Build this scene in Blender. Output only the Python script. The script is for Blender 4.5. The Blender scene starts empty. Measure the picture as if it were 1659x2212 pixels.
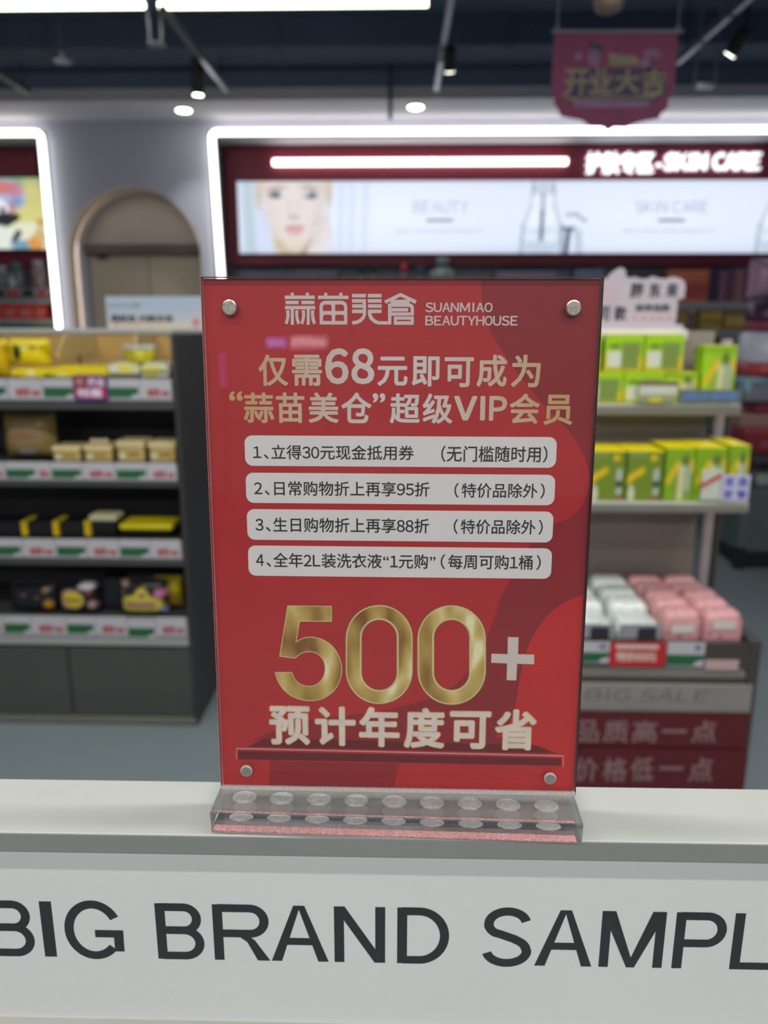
import bpy, bmesh, math, random
import numpy as np
from mathutils import Vector, Matrix
random.seed(3); np.random.seed(3)
SC = bpy.context.scene
C = SC.collection

# ------------------------------------------------------------------ camera
F_PX = 1660.0; CX, CY = 829.5, 1106.0
PITCH, YAW, ROLL = [math.radians(a) for a in (13.54, 1.5, 0.1)]
EYE = Vector((0, 0, 1.5))
_F = Vector((-math.sin(YAW)*math.cos(PITCH), math.cos(YAW)*math.cos(PITCH), -math.sin(PITCH)))
_R = Vector((math.cos(YAW), math.sin(YAW), 0)); _U = _R.cross(_F)
_R, _U = (math.cos(ROLL)*_R + math.sin(ROLL)*_U, math.cos(ROLL)*_U - math.sin(ROLL)*_R)
cam_d = bpy.data.cameras.new('camera'); cam = bpy.data.objects.new('camera', cam_d); C.objects.link(cam)
cam.matrix_world = Matrix(((_R.x, _U.x, -_F.x, EYE.x), (_R.y, _U.y, -_F.y, EYE.y), (_R.z, _U.z, -_F.z, EYE.z), (0, 0, 0, 1)))
cam_d.sensor_fit = 'VERTICAL'; cam_d.sensor_height = 36; cam_d.lens = F_PX/2212*36
cam_d.clip_start = 0.02
cam_d.dof.use_dof = True; cam_d.dof.focus_distance = 0.425; cam_d.dof.aperture_fstop = 6.2
SC.camera = cam

# ------------------------------------------------------------------ world, exposure
w = bpy.data.worlds.new('mall_ambient'); SC.world = w; w.use_nodes = True
bg = w.node_tree.nodes['Background']; bg.inputs[0].default_value = (0.86, 0.93, 1.0, 1); bg.inputs[1].default_value = 0.22
SC.view_settings.view_transform = 'Standard'; SC.view_settings.look = 'None'
SC.view_settings.exposure = 0.0; SC.view_settings.gamma = 1.0
SC.view_settings.use_curve_mapping = False
SC.cycles.use_denoising = True
SC.cycles.max_bounces = 10; SC.cycles.transparent_max_bounces = 16

def unseen_tube_light(x, y, z, length, watts, name='unseen_ceiling_light'):
    d = bpy.data.lights.new(name, 'AREA'); d.shape = 'RECTANGLE'; d.size = length; d.size_y = 0.06
    d.energy = watts; d.color = (1.0, 0.985, 0.94)
    o = bpy.data.objects.new(name, d); C.objects.link(o); o.location = (x, y, z)
    return o
# unseen area lights continuing the luminaires built below; rearmost added to soften header shadow
for (x, y, wt) in ((-1.3, 2.1, 17), (1.3, 2.1, 19), (-1.1, 0.58, 34), (1.1, 0.58, 39), (-1.1, -0.70, 12), (1.1, -0.70, 14), (-1.1, -3.2, 62), (1.1, -3.2, 66)):
    unseen_tube_light(x, y, 2.97, 1.9, wt)

# ------------------------------------------------------------------ helpers
def ray(x, y): return (x-CX)/F_PX*_R - (y-CY)/F_PX*_U + _F
def at(x, y, Y): d = ray(x, y); return EYE + d*(Y/d.y)
def atz(x, y, z): d = ray(x, y); return EYE + d*((z-EYE.z)/d.z)
def lin(c):
    return tuple((v/255/12.92 if v <= 10.3 else ((v/255+0.055)/1.055)**2.4) for v in c)
MATS = {}
def mat(name, rgb, rough=0.5, metal=0.0, emit=0, noise=0.06, scale=8, coat=0, spec=0.5, bump=0):
    """rgb 0..255 (sRGB) ; every material carries a procedural noise variation"""
    if name in MATS: return MATS[name]
    m = bpy.data.materials.new(name); m.use_nodes = True; nt = m.node_tree; N = nt.nodes; L = nt.links
    b = N['Principled BSDF']; c = lin(rgb)
    tc = N.new('ShaderNodeTexCoord'); no = N.new('ShaderNodeTexNoise'); no.inputs['Scale'].default_value = scale
    no.inputs['Detail'].default_value = 4
    L.new(tc.outputs['Object'], no.inputs['Vector'])
    r = N.new('ShaderNodeValToRGB'); k = noise
    r.color_ramp.elements[0].color = (*[v*(1-k) for v in c], 1); r.color_ramp.elements[1].color = (*[min(1, v*(1+k)) for v in c], 1)
    r.color_ramp.elements[0].position = .3; r.color_ramp.elements[1].position = .7
    L.new(no.outputs['Fac'], r.inputs['Fac'])
    L.new(r.outputs['Color'], b.inputs['Base Color'])
    b.inputs['Roughness'].default_value = rough; b.inputs['Metallic'].default_value = metal
    b.inputs['Specular IOR Level'].default_value = spec; b.inputs['Coat Weight'].default_value = coat
    if emit:
        L.new(r.outputs['Color'], b.inputs['Emission Color']); b.inputs['Emission Strength'].default_value = emit
    if bump:
        bp = N.new('ShaderNodeBump'); bp.inputs['Strength'].default_value = bump; bp.inputs['Distance'].default_value = 0.002
        n2 = N.new('ShaderNodeTexNoise'); n2.inputs['Scale'].default_value = scale*12; L.new(tc.outputs['Object'], n2.inputs['Vector'])
        L.new(n2.outputs['Fac'], bp.inputs['Height']); L.new(bp.outputs['Normal'], b.inputs['Normal'])
    MATS[name] = m; return m
def glow(name, rgb, strength):
    if name in MATS: return MATS[name]
    m = bpy.data.materials.new(name); m.use_nodes = True; b = m.node_tree.nodes['Principled BSDF']
    b.inputs['Base Color'].default_value = (.8, .8, .8, 1)
    b.inputs['Emission Color'].default_value = (*lin(rgb), 1); b.inputs['Emission Strength'].default_value = strength
    MATS[name] = m; return m
def vmat(name, emit=0.0, rough=0.4, coat=0):
    """colour of a flat print, read from the mesh's colour attribute"""
    if name in MATS: return MATS[name]
    m = bpy.data.materials.new(name); m.use_nodes = True; nt = m.node_tree; b = nt.nodes['Principled BSDF']
    a = nt.nodes.new('ShaderNodeVertexColor'); a.layer_name = 'print'
    b.inputs['Roughness'].default_value = rough; b.inputs['Coat Weight'].default_value = coat
    if emit:
        b.inputs['Base Color'].default_value = (.05, .05, .05, 1)
        nt.links.new(a.outputs['Color'], b.inputs['Emission Color']); b.inputs['Emission Strength'].default_value = emit
    else:
        nt.links.new(a.outputs['Color'], b.inputs['Base Color'])
    MATS[name] = m; return m

WM = {}                                   # world matrix of every empty / part (parts share their root's)
def uniq(o): return o
def thing(name, label, cat, loc, rotz=0.0, group=None):
    o = bpy.data.objects.new(name, None); C.objects.link(o); o.empty_display_size = .05
    o.location = loc; o.rotation_euler = (0, 0, rotz); o['label'] = label; o['category'] = cat
    if group: o['group'] = group
    WM[o.name] = Matrix.Translation(Vector(loc)) @ Matrix.Rotation(rotz, 4, 'Z'); return o
def tag(o, label, cat, group=None):
    o['label'] = label; o['category'] = cat
    if group: o['group'] = group
    return o
def struct(o): o['kind'] = 'structure'; return o
def obj(name, verts, faces, m, parent=None, local=False, smooth=False, label=None, origin=None):
    me = bpy.data.meshes.new(name)
    T = Matrix.Identity(4)
    if parent is not None:
        WMp = WM[parent.name]
        if not local: T = WMp.inverted()
    elif origin is not None:
        T = Matrix.Translation(-Vector(origin))
    me.from_pydata([T @ Vector(v) for v in verts], [], faces); me.update()
    if smooth:
        for p in me.polygons: p.use_smooth = True
    if m: me.materials.append(m)
    o = bpy.data.objects.new(name, me); C.objects.link(o)
    if parent is not None:
        o.parent = parent; WM[o.name] = WMp
    else:
        if origin is not None: o.location = origin
        WM[o.name] = Matrix.Translation(Vector(origin)) if origin is not None else Matrix.Identity(4)
    if label: o['label'] = label
    return o
class G:
    """collects geometry into one mesh"""
    def __init__(s): s.v = []; s.f = []
    def add(s, v, f):
        n = len(s.v); s.v += [tuple(a) for a in v]; s.f += [tuple(i+n for i in q) for q in f]; return s
    def box(s, x, y, z, bev=0.0):
        (x0, x1), (y0, y1), (z0, z1) = x, y, z
        bm = bmesh.new(); bmesh.ops.create_cube(bm, size=1)
        for v in bm.verts: v.co = ((x0+x1)/2+v.co.x*(x1-x0), (y0+y1)/2+v.co.y*(y1-y0), (z0+z1)/2+v.co.z*(z1-z0))
        if bev: bmesh.ops.bevel(bm, geom=bm.edges[:], offset=min(bev, .45*min(x1-x0, y1-y0, z1-z0)), segments=2, affect='EDGES', profile=.5)
        bm.verts.index_update(); s.add([v.co[:] for v in bm.verts], [[v.index for v in f.verts] for f in bm.faces]); bm.free(); return s
    def poly(s, pts, y0, y1):
        """closed outline of (x, z) extruded from y0 (front) to y1"""
        n = len(pts); v = [(p[0], y0, p[1]) for p in pts]+[(p[0], y1, p[1]) for p in pts]
        s.add(v, [list(range(n))[::1], list(range(2*n-1, n-1, -1))]+[[i, (i+n), (i+1) % n+n, (i+1) % n] for i in range(n)]); return s
    def sweep(s, pts, r, n=10, cap=True):
        pts = [Vector(p) for p in pts]; rings = []
        for i, p in enumerate(pts):
            d = (pts[min(i+1, len(pts)-1)]-pts[max(i-1, 0)]).normalized()
            a = d.cross(Vector((0, 0, 1))); a = a if a.length > .05 else d.cross(Vector((0, 1, 0))); a.normalize(); b = d.cross(a)
            rr = r[i] if isinstance(r, (list, tuple)) else r
            rings.append([p+a*math.cos(t)*rr+b*math.sin(t)*rr for t in [2*math.pi*k/n for k in range(n)]])
        v = [q for g in rings for q in g]; f = []
        for i in range(len(pts)-1):
            for k in range(n): f.append((i*n+k, i*n+(k+1) % n, (i+1)*n+(k+1) % n, (i+1)*n+k))
        if cap: f.append(tuple(range(n-1, -1, -1))); f.append(tuple((len(pts)-1)*n+k for k in range(n)))
        return s.add(v, f)
    def lathe(s, prof, c, n=24, sx=1, sy=1):
        """prof: (r, z) pairs around a vertical axis at c"""
        v = []; f = []
        for (r, z) in prof:
            for k in range(n):
                t = 2*math.pi*k/n; v.append((c[0]+r*sx*math.cos(t), c[1]+r*sy*math.sin(t), c[2]+z))
        for i in range(len(prof)-1):
            for k in range(n): f.append((i*n+k, i*n+(k+1) % n, (i+1)*n+(k+1) % n, (i+1)*n+k))
        f.append(tuple(range(n-1, -1, -1))); f.append(tuple((len(prof)-1)*n+k for k in range(n)))
        return s.add(v, f)
    def flat(s, polys, y):
        for p in polys:
            s.add([(a, y, b) for a, b in p], [list(range(len(p)))])
        return s
    def pillow(s, c, wx, wy, wz, puff=.45, seed=0, nx=14, nz=12, lean=0, crinkle=.012):
        """stuffed pouch: width wx, thickness wy, height wz, standing with its base centre at c"""
        rnd = random.Random(seed); ph = [rnd.uniform(0, 6.28) for _ in range(6)]
        for side in (-1, 1):
            v = []
            for j in range(nz+1):
                for i in range(nx+1):
                    u = 2*i/nx-1; t = 2*j/nz-1
                    k = ((1-abs(u)**3.2)*(1-abs(t)**3.6))**puff if abs(u) < 1 and abs(t) < 1 else 0
                    cr = crinkle*(math.sin(9*u+ph[0]+4*t)*.5+math.sin(17*t+ph[1])*.4+math.sin(13*u-7*t+ph[2])*.4)*(1-k*.5)
                    x = u*wx/2*(1-.05*k); z = (t+1)/2*wz
                    y = side*k*wy/2+cr*wx
                    v.append((c[0]+x, c[1]+y+lean*z, c[2]+z))
            f = []
            for j in range(nz):
                for i in range(nx):
                    a = j*(nx+1)+i; q = (a, a+1, a+nx+2, a+nx+1); f.append(q if side < 0 else q[::-1])
            s.add(v, f)
        return s
    def obj(s, name, m, parent=None, **k): return obj(name, s.v, s.f, m, parent, **k)
def rect(x0, z0, x1, z1): return [(x0, z0), (x1, z0), (x1, z1), (x0, z1)]
def ell(cx, cz, rx, rz, n=28, a0=0, a1=2*math.pi): return [(cx+rx*math.cos(a0+(a1-a0)*k/n), cz+rz*math.sin(a0+(a1-a0)*k/n)) for k in range(n)]
def rrect(x0, z0, x1, z1, r, n=6):
    p = []
    for cx, cz, a in ((x1-r, z1-r, 0), (x0+r, z1-r, 90), (x0+r, z0+r, 180), (x1-r, z0+r, 270)):
        for k in range(n+1):
            t = math.radians(a+90*k/n); p.append((cx+r*math.cos(t), cz+r*math.sin(t)))
    return p
# ---- lettering: flat filled glyphs, fitted to a box
_TC = {}; _GC = {}
NARROW = '0123456789ABCDEFGHIJKLMNOPQRSTUVWXYZ()'
def _raw(ch):
    """outline of one character; Latin letters and digits use their full-width forms, which share the CJK design"""
    if ch in _GC: return _GC[ch]
    if ch == 'I': _GC[ch] = ([(0, 0), (.092, 0), (.092, .733), (0, .733)], [[0, 1, 2, 3]]); return _GC[ch]
    c2 = chr(ord(ch)+0xFEE0) if ch in NARROW else ch
    cu = bpy.data.curves.new('t', 'FONT'); cu.body = c2; cu.size = 1; cu.resolution_u = 3
    ob = bpy.data.objects.new('t', cu); me = ob.to_mesh()
    v = [(x.co.x, x.co.y) for x in me.vertices]; f = [list(p.vertices) for p in me.polygons]
    ob.to_mesh_clear(); bpy.data.objects.remove(ob); bpy.data.curves.remove(cu)
    _GC[ch] = (v, f); return _GC[ch]
ADV = {'、': .58, '“': .5, '”': .5, '（': .62, '）': .62, '(': .36, ')': .36, ' ': .3, '·': .5, '-': .5, 'I': .36, 'M': .86, 'W': .86}
WDT = {'0123456789': .47, 'ABCDEFGHKLNOPQRSTUVXYZ': .55}
def glyphs(s, bold=0.0, extrude=0.0):
    key = (s, bold, extrude)
    if key in _TC: return _TC[key]
    V = []; F = []; pen = 0
    for ch in s:
        if ch == ' ': pen += ADV[' ']; continue
        v, f = _raw(ch)
        if not v: continue
        x0 = min(p[0] for p in v); x1 = max(p[0] for p in v); sq = 1.0
        if ch in NARROW or ch in ADV:
            adv = ADV.get(ch, .56 if ch.isdigit() else .62)
            if x1-x0 > adv-.06: sq = (adv-.06)/(x1-x0)
            dx = pen+(adv-(x1-x0)*sq)/2-x0*sq
        else: adv = 1.0; dx = pen
        dirs = [(0, 0)] if bold <= 0 else [(bold*math.cos(t), bold*math.sin(t)) for t in [2*math.pi*k/8+.39 for k in range(8)]]
        for kk, (ox, oy) in enumerate(dirs):
            n = len(V); V += [(p[0]*sq+dx+ox, p[1]+oy, kk*4e-4) for p in v]; F += [[i+n for i in q] for q in f]
        pen += adv
    if extrude:                                    # side walls for raised letters
        n = len(V); cnt = {}
        for q in F:
            for i in range(len(q)):
                e = (q[i], q[(i+1) % len(q)]); k = (min(e), max(e)); cnt[k] = cnt.get(k, [0, e]); cnt[k][0] += 1
        V += [(p[0], p[1], p[2]-extrude) for p in V]; F += [[e[0], e[0]+n, e[1]+n, e[1]] for c, e in cnt.values() if c == 1]
    x0 = min(a[0] for a in V); x1 = max(a[0] for a in V); y0 = min(a[1] for a in V); y1 = max(a[1] for a in V)
    _TC[key] = ([((a[0]-x0)/(x1-x0), (a[1]-y0)/max(1e-6, y1-y0), a[2]) for a in V], F); return _TC[key]
def text_geo(g, s, box, fn, bold=0.0, extrude=0.0):
    v, f = glyphs(s, bold, extrude); x0, z0, x1, z1 = box
    o = Vector(fn(x0, z0, 0)); eu = Vector(fn(x1, z0, 0))-o; ev = Vector(fn(x0, z1, 0))-o; n = eu.cross(ev).normalized()*abs(z1-z0)
    g.add([tuple(Vector(fn(x0+a*(x1-x0), z0+b*(z1-z0), 0))+n*c) for a, b, c in v], f); return g
def stroke(pts, w):
    """flat band of width w along pts, mitred"""
    P = [Vector(p) for p in pts]; L_, R_ = [], []
    for i, p in enumerate(P):
        e1 = (P[i]-P[i-1]).normalized() if i > 0 else (P[1]-P[0]).normalized()
        e2 = (P[i+1]-P[i]).normalized() if i < len(P)-1 else e1
        n = Vector((-(e1.y+e2.y), e1.x+e2.x)); n.normalize(); c = max(.3, n.dot(Vector((-e1.y, e1.x))))
        L_.append(p+n*w/2/c); R_.append(p-n*w/2/c)
    v = [tuple(q) for q in L_+R_]; n = len(P); return v, [(i, i+1, n+i+1, n+i) for i in range(n-1)]
def arc(cx, cy, rx, ry, a0, a1, n=14): return [(cx+rx*math.cos(math.radians(a0+(a1-a0)*k/n)), cy+ry*math.sin(math.radians(a0+(a1-a0)*k/n))) for k in range(n+1)]
def grotesque(ch, W):
    """heavy-line sans capitals drawn as bands, cap height 1, total width W"""
    T = .150; h = .128; l = T/2; r = W-T/2; b = h/2; t = 1-h/2; S_ = []
    def st(p, w): S_.append(stroke(p, w))
    if ch == 'I': st([(W/2, 0), (W/2, 1)], W)
    if ch in 'BPRDE': st([(l, 0), (l, 1)], T)
    if ch == 'L': st([(l, 0), (l, 1)], T); st([(0, b), (W, b)], h)
    if ch == 'E':
        for y in (b, .515, t): st([(0, y), (W*(.94 if y == .515 else 1), y)], h)
    if ch == 'D':
        ry = .5-b; k = W*.42; st([(l, b), (k, b)]+arc(k, .5, r-k, ry, -90, 90, 24)[1:-1]+[(k, t), (l, t)], (T+h)/2)
    if ch in 'BPR':
        m = {'B': .525, 'P': .455, 'R': .485}[ch]; ry = (t-m)/2; rr = r-(.03 if ch == 'B' else 0); k = rr-ry*.95
        st([(l, m), (k, m)]+arc(k, m+ry, rr-k, ry, -90, 90, 16)[1:-1]+[(k, t), (l, t)], (T+h)/2)
    if ch == 'B':
        ry = (.525-b)/2; k = r-ry*1.0; st([(l, b), (k, b)]+arc(k, b+ry, r-k, ry, -90, 90, 16)[1:-1]+[(k, .525), (l, .525)], (T+h)/2)
    if ch == 'R': S_.append(([(W*.46, .43), (W*.62, .46), (W*.74, .36), (W, 0), (W-T*1.28, 0), (W*.60, .33)], [(0, 5, 2, 1), (5, 4, 3, 2)]))
    if ch == 'A':
        x = T*.56; S_.append(([(0, 0), (W/2-x, 1), (W/2+x, 1), (T*1.06, 0), (W/2, .93)], [(0, 3, 4, 1), (1, 4, 2)])); S_.append(([(W, 0), (W/2+x, 1), (W/2-x, 1), (W-T*1.06, 0), (W/2, .93)], [(0, 1, 4, 3)]))
        st([(W*.2, .36), (W*.8, .36)], h)
    if ch == 'N': st([(l, 0), (l, 1)], T); st([(r, 0), (r, 1)], T); S_.append(([(0, 1), (T*1.08, 1), (W, 0), (W-T*1.08, 0)], [(0, 3, 2, 1)]))
    if ch == 'M':
        st([(l*.95, 0), (l*.95, 1)], T*.95); st([(r+T*.025, 0), (r+T*.025, 1)], T*.95)
        S_.append(([(0, 1), (T*1.35, 1), (W/2+T*.4, 0), (W/2-T*.4, 0)], [(0, 3, 2, 1)])); S_.append(([(W, 1), (W-T*1.35, 1), (W/2-T*.4, 0), (W/2+T*.4, 0)], [(0, 1, 2, 3)]))
    if ch == 'G':
        st(arc(W*.5, .5, W*.5-l, .5-b+.01, 28, 318, 40), (T+h)/2); st([(r, .13), (r, .50)], T*.95); st([(W*.52, .44), (W, .44)], h)
    if ch == 'S':
        rx = W*.5-l; p = arc(W*.5, .735, rx*.93, .265-b+.012, 12, 180, 16)+arc(W*.47, .735, rx*.87, .20, 190, 232, 4)
        p += [(W*.36, .555), (W*.5, .515), (W*.64, .475)]+arc(W*.52, .27, rx*.92, .205, 48, 8, 5)+arc(W*.5, .265, rx, .265-b+.012, 0, -170, 18); st(p, (T+h)/2)
    return S_
# ---- flat printed picture with soft shapes
class Pic:
    def __init__(s, x0, y0, x1, y1, nx, ny, base):
        s.x0, s.y0, s.x1, s.y1, s.nx, s.ny = x0, y0, x1, y1, nx, ny
        s.X, s.Y = np.meshgrid(np.linspace(x0, x1, nx+1), np.linspace(y0, y1, ny+1))
        s.c = np.zeros(s.X.shape+(3,)); s.c[:] = lin(base)
    def mix(s, k, col):
        k = np.clip(k, 0, 1)[..., None]; s.c = s.c*(1-k)+np.array(lin(col))*k; return s
    def ell(s, cx, cy, rx, ry, col, soft=.25, a=1.0, rot=0):
        t = math.radians(rot); dx = s.X-cx; dy = s.Y-cy; u = dx*math.cos(t)+dy*math.sin(t); v = -dx*math.sin(t)+dy*math.cos(t)
        d = np.sqrt((u/rx)**2+(v/ry)**2); return s.mix(a*np.clip((1+soft/2-d)/soft, 0, 1), col)
    def rect(s, x0, y0, x1, y1, col, soft=2.0, a=1.0):
        k = np.clip((s.X-x0)/soft+.5, 0, 1)*np.clip((x1-s.X)/soft+.5, 0, 1)*np.clip((s.Y-y0)/soft+.5, 0, 1)*np.clip((y1-s.Y)/soft+.5, 0, 1)
        return s.mix(a*k, col)
    def seg(s, x0, y0, x1, y1, wd, col, soft=2.0, a=1.0):
        dx, dy = x1-x0, y1-y0; t = np.clip(((s.X-x0)*dx+(s.Y-y0)*dy)/(dx*dx+dy*dy), 0, 1)
        d = np.hypot(s.X-x0-t*dx, s.Y-y0-t*dy); return s.mix(a*np.clip((wd/2-d)/soft+.5, 0, 1), col)
    def build(s, name, m, fn, parent=None, **k):
        v = [fn(float(x), float(y)) for x, y in zip(s.X.ravel(), s.Y.ravel())]; W = s.nx+1
        f = [(j*W+i, j*W+i+1, (j+1)*W+i+1, (j+1)*W+i)[::-1] for j in range(s.ny) for i in range(s.nx)]
        o = obj(name, v, f, m, parent, **k)
        ca = o.data.color_attributes.new('print', 'FLOAT_COLOR', 'POINT')
        ca.data.foreach_set('color', np.concatenate([s.c, np.ones(s.X.shape+(1,))], -1).astype(np.float32).ravel()); return o

# ------------------------------------------------------------------ materials
M_floor = mat('floor_paint', (122, 134, 138), .35, noise=.05, scale=2)
M_wall = mat('wall_plaster', (192, 192, 208), .8, noise=.03, scale=2)
M_soffit = mat('soffit_plaster', (206, 202, 210), .8, noise=.03, scale=2)
M_ceil = mat('ceiling_black_paint', (104, 120, 148), .9, noise=.1, scale=1.5)
M_duct = mat('duct_black_paint', (70, 82, 106), .8, noise=.12, scale=2)
M_led = glow('led_tube', (255, 255, 246), 4.6)
M_ledwarm = glow('led_tube_ceiling', (255, 255, 225), 6.0)
M_spot = glow('spot_lens', (255, 255, 235), 12.0)
M_red = mat('red_fascia', (116, 26, 50), .5, noise=.03)
M_cream = mat('arch_cream', (220, 204, 188), .6, noise=.03)
M_groove = mat('arch_groove', (110, 100, 94), .7); M_cove = glow('arch_cove_light', (255, 232, 205), 5.0)
M_door = mat('door_beige', (200, 188, 168), .6, noise=.04, scale=3)
M_archbk = mat('arch_back', (200, 194, 190), .8, noise=.03)
M_unit = mat('unit_grey_powder_coat', (72, 73, 71), .5, noise=.04, scale=5)
M_unitd = mat('unit_dark_steel', (56, 54, 55), .5, noise=.04, scale=5)
M_tan = mat('tan_back_board', (188, 152, 90), .6, noise=.05, scale=3)
M_shelfedge = mat('shelf_light_steel', (162, 164, 162), .4, noise=.04)
M_strip = mat('ticket_rail_plastic', (150, 148, 153), .3, noise=.03)
M_ticket = mat('ticket_paper', (182, 180, 186), .6, noise=.03)
M_green = mat('ticket_green', (30, 92, 52), .6)
M_tred = mat('ticket_red', (165, 62, 66), .6)
M_black = mat('black_metal', (22, 22, 26), .5)
M_chrome = mat('brushed_chrome', (205, 200, 192), .28, metal=1.0, noise=.15, scale=300)
M_white = mat('counter_white_powder_coat', (148, 150, 146), .42, noise=.02, scale=30, bump=.05)
M_lipgrey = mat('counter_lip', (148, 148, 144), .45, noise=.02, scale=30)
M_ink = mat('black_ink', (46, 50, 53), .3, noise=.1, scale=30)
M_inkd = mat('pill_ink', (44, 42, 42), .5)
V_print = vmat('printed_card', 0, .5)
V_gloss = vmat('printed_foil', 0, .25)
V_light = vmat('backlit_film', 1.0)

# ================================================================== ROOM
g = G().box((-5.5, 6.5), (-11.0, 7.2), (-.1, 0)); struct(g.obj('floor', M_floor))
g = G().box((-5.5, 6.5), (-5.0, 5.6), (3.3, 3.4)); struct(g.obj('ceiling', M_ceil))
# back wall with two niches and an arch, at Y = 6.1
YW = 6.1
xL = at(98, 285, YW).x; xR = at(447, 275, YW).x; zT = 2.90
ax0, ax1 = at(147, 560, YW).x, at(437, 560, YW).x; acx = (ax0+ax1)/2; ar = (ax1-ax0)/2; acz = 2.52-ar
def wall_front():
    g = G()
    g.box((-5.5, 6.5), (YW, YW+.12), (zT, 3.3))                       # band above the niches
    g.box((xL, ax0), (YW, YW+.12), (0, zT)); g.box((ax1, xR), (YW, YW+.12), (0, zT))
    n = 28; pts = [(acx+ar*math.cos(math.pi*k/n), acz+ar*math.sin(math.pi*k/n)) for k in range(n+1)]
    for k in range(n):                                                # spandrel over the arch
        (xa, za), (xb, zb) = pts[k], pts[k+1]
        g.add([(xa, YW, za), (xb, YW, zb), (xb, YW, zT), (xa, YW, zT), (xa, YW+.12, za), (xb, YW+.12, zb), (xb, YW+.12, zT), (xa, YW+.12, zT)],
              [(0, 3, 2, 1), (4, 5, 6, 7), (0, 1, 5, 4)])
    return g
struct(wall_front().obj('wall_back', M_wall))
# niches: side walls, lids and backs
g = G(); NB = 6.75
g.box((xR-.12, xR), (YW+.12, NB), (0, zT)); g.box((xL, xL+.12), (YW+.12, NB), (0, zT))
struct(g.obj('wall_niche', M_wall))
g = G(); g.box((xR, 6.5), (YW+.12, NB), (zT-.02, zT+.1)); g.box((-5.5, xL), (YW+.12, NB), (zT-.02, zT+.1)); struct(g.obj('trim_1', M_soffit))
g = G(); g.box((-5.5, 6.5), (NB, NB+.1), (0, 3.3)); struct(g.obj('wall_rear', M_wall))
# soffit (dropped bulkhead) with its black upper face
struct(G().box((-5.5, 6.5), (5.60, YW), (2.97, 3.045)).obj('trim_2', M_soffit))
struct(G().box((-5.5, 6.5), (5.615, YW+.05), (3.045, 3.3)).obj('trim_3', M_ceil))
struct(G().box((-5.6, -5.5), (-3, 7.2), (0, 3.4)).obj('wall_left', M_wall))
struct(G().box((6.5, 6.6), (-3, 7.2), (0, 3.4)).obj('wall_right', M_wall))

# arched doorway: cream reveal, back panel, beam, double doors
arch = struct(bpy.data.objects.new('door_1', None)); C.objects.link(arch); arch.location = (acx, YW, 0)
WM[arch.name] = Matrix.Translation((acx, YW, 0))
def reveal(r0, y0, y1, name, m, t=.02):
    n = 36; pts = [(acx-r0, 0)]+[(acx-r0*math.cos(math.pi*k/n), acz+r0*math.sin(math.pi*k/n)) for k in range(n+1)]+[(acx+r0, 0)]
    inn = [(acx+(p[0]-acx)*(1-t/r0), p[1] if p[1] <= acz else acz+(p[1]-acz)*(1-t/r0)) for p in pts]
    g = G(); q = len(pts)
    v = [(p[0], y0, p[1]) for p in pts]+[(p[0], y0, p[1]) for p in inn]+[(p[0], y1, p[1]) for p in inn]+[(p[0], y1, p[1]) for p in pts]
    f = []
    for i in range(q-1):
        f += [(i, i+1, q+i+1, q+i), (q+i, q+i+1, 2*q+i+1, 2*q+i), (2*q+i, 2*q+i+1, 3*q+i+1, 3*q+i), (3*q+i, 3*q+i+1, i+1, i)]
    g.add(v, f); return g.obj(name, m, arch)
reveal(ar, YW-.003, YW+.09, 'arch_frame', M_cream, .008)
reveal(ar-.004, YW+.09, YW+.102, 'shadow_groove', M_groove, .012)
reveal(ar-.002, YW+.102, YW+.118, 'cove_light', M_cove, .008)
reveal(ar, YW+.118, YW+.26, 'arch_reveal', M_cream, .012)
G().box((acx-ar, acx+ar), (YW+.30, YW+.34), (0, 2.56)).obj('back_panel', M_archbk, arch)
zb0, zb1 = at(300, 549, YW+.25).z, at(300, 528, YW+.25).z
G().box((acx-ar+.02, acx+ar-.02), (YW+.22, YW+.30), (zb0, zb1), .004).obj('door_beam', M_groove, arch)
dm = at(325, 620, YW+.28).x
G().box((at(200, 600, YW+.28).x, dm-.004), (YW+.265, YW+.30), (.02, zb0-.02), .003).obj('door_leaf', M_door, arch)
G().box((dm+.004, at(445, 600, YW+.28).x), (YW+.265, YW+.30), (.02, zb0-.02), .003).obj('door_leaf', M_door, arch)
p = at(222, 556, YW+.26); G().box((p.x-.04, p.x+.04), (YW+.235, YW+.27), (p.z-.012, p.z+.012), .003).obj('door_closer', M_black, arch)

# ================================================================== LED FRAMES
def led_frame(pts, label):
    t = thing('led_frame', label, 'light strip', pts[0])
    # rounded corner
    P = [Vector(p) for p in pts]
    out = [P[0]]
    for a, b, c in zip(P, P[1:], P[2:]):
        for k in range(7):
            u = k/6; q0 = b+(a-b).normalized()*.05; q1 = b+(c-b).normalized()*.05
            out.append(q0*(1-u)**2+b*2*u*(1-u)+q1*u*u)
    out.append(P[-1])
    G().sweep(out, .021, 10).obj('diffuser_tube', M_led, t, smooth=True)
    bk = [p+Vector((0, .035, 0)) for p in out]
    G().sweep(bk, .021, 6).obj('mounting_channel', M_shelfedge, t)
YL = YW-.045
a = at(458, 282, YL); b = at(2300, 262, YL); c = at(471, 640, YL)
led_frame([(a.x+.05, YL, .55), (a.x-.005, YL, a.z-.012), (4.6, YL, a.z-.012)], 'white glowing LED frame around the skin care wall niche')
a2 = at(88, 287, YL)
led_frame([(at(127, 712, YL).x+.0, YL, .55), (a2.x, YL, a2.z), (-5.2, YL, a2.z)], 'white glowing LED frame around the leftmost wall niche')

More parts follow.
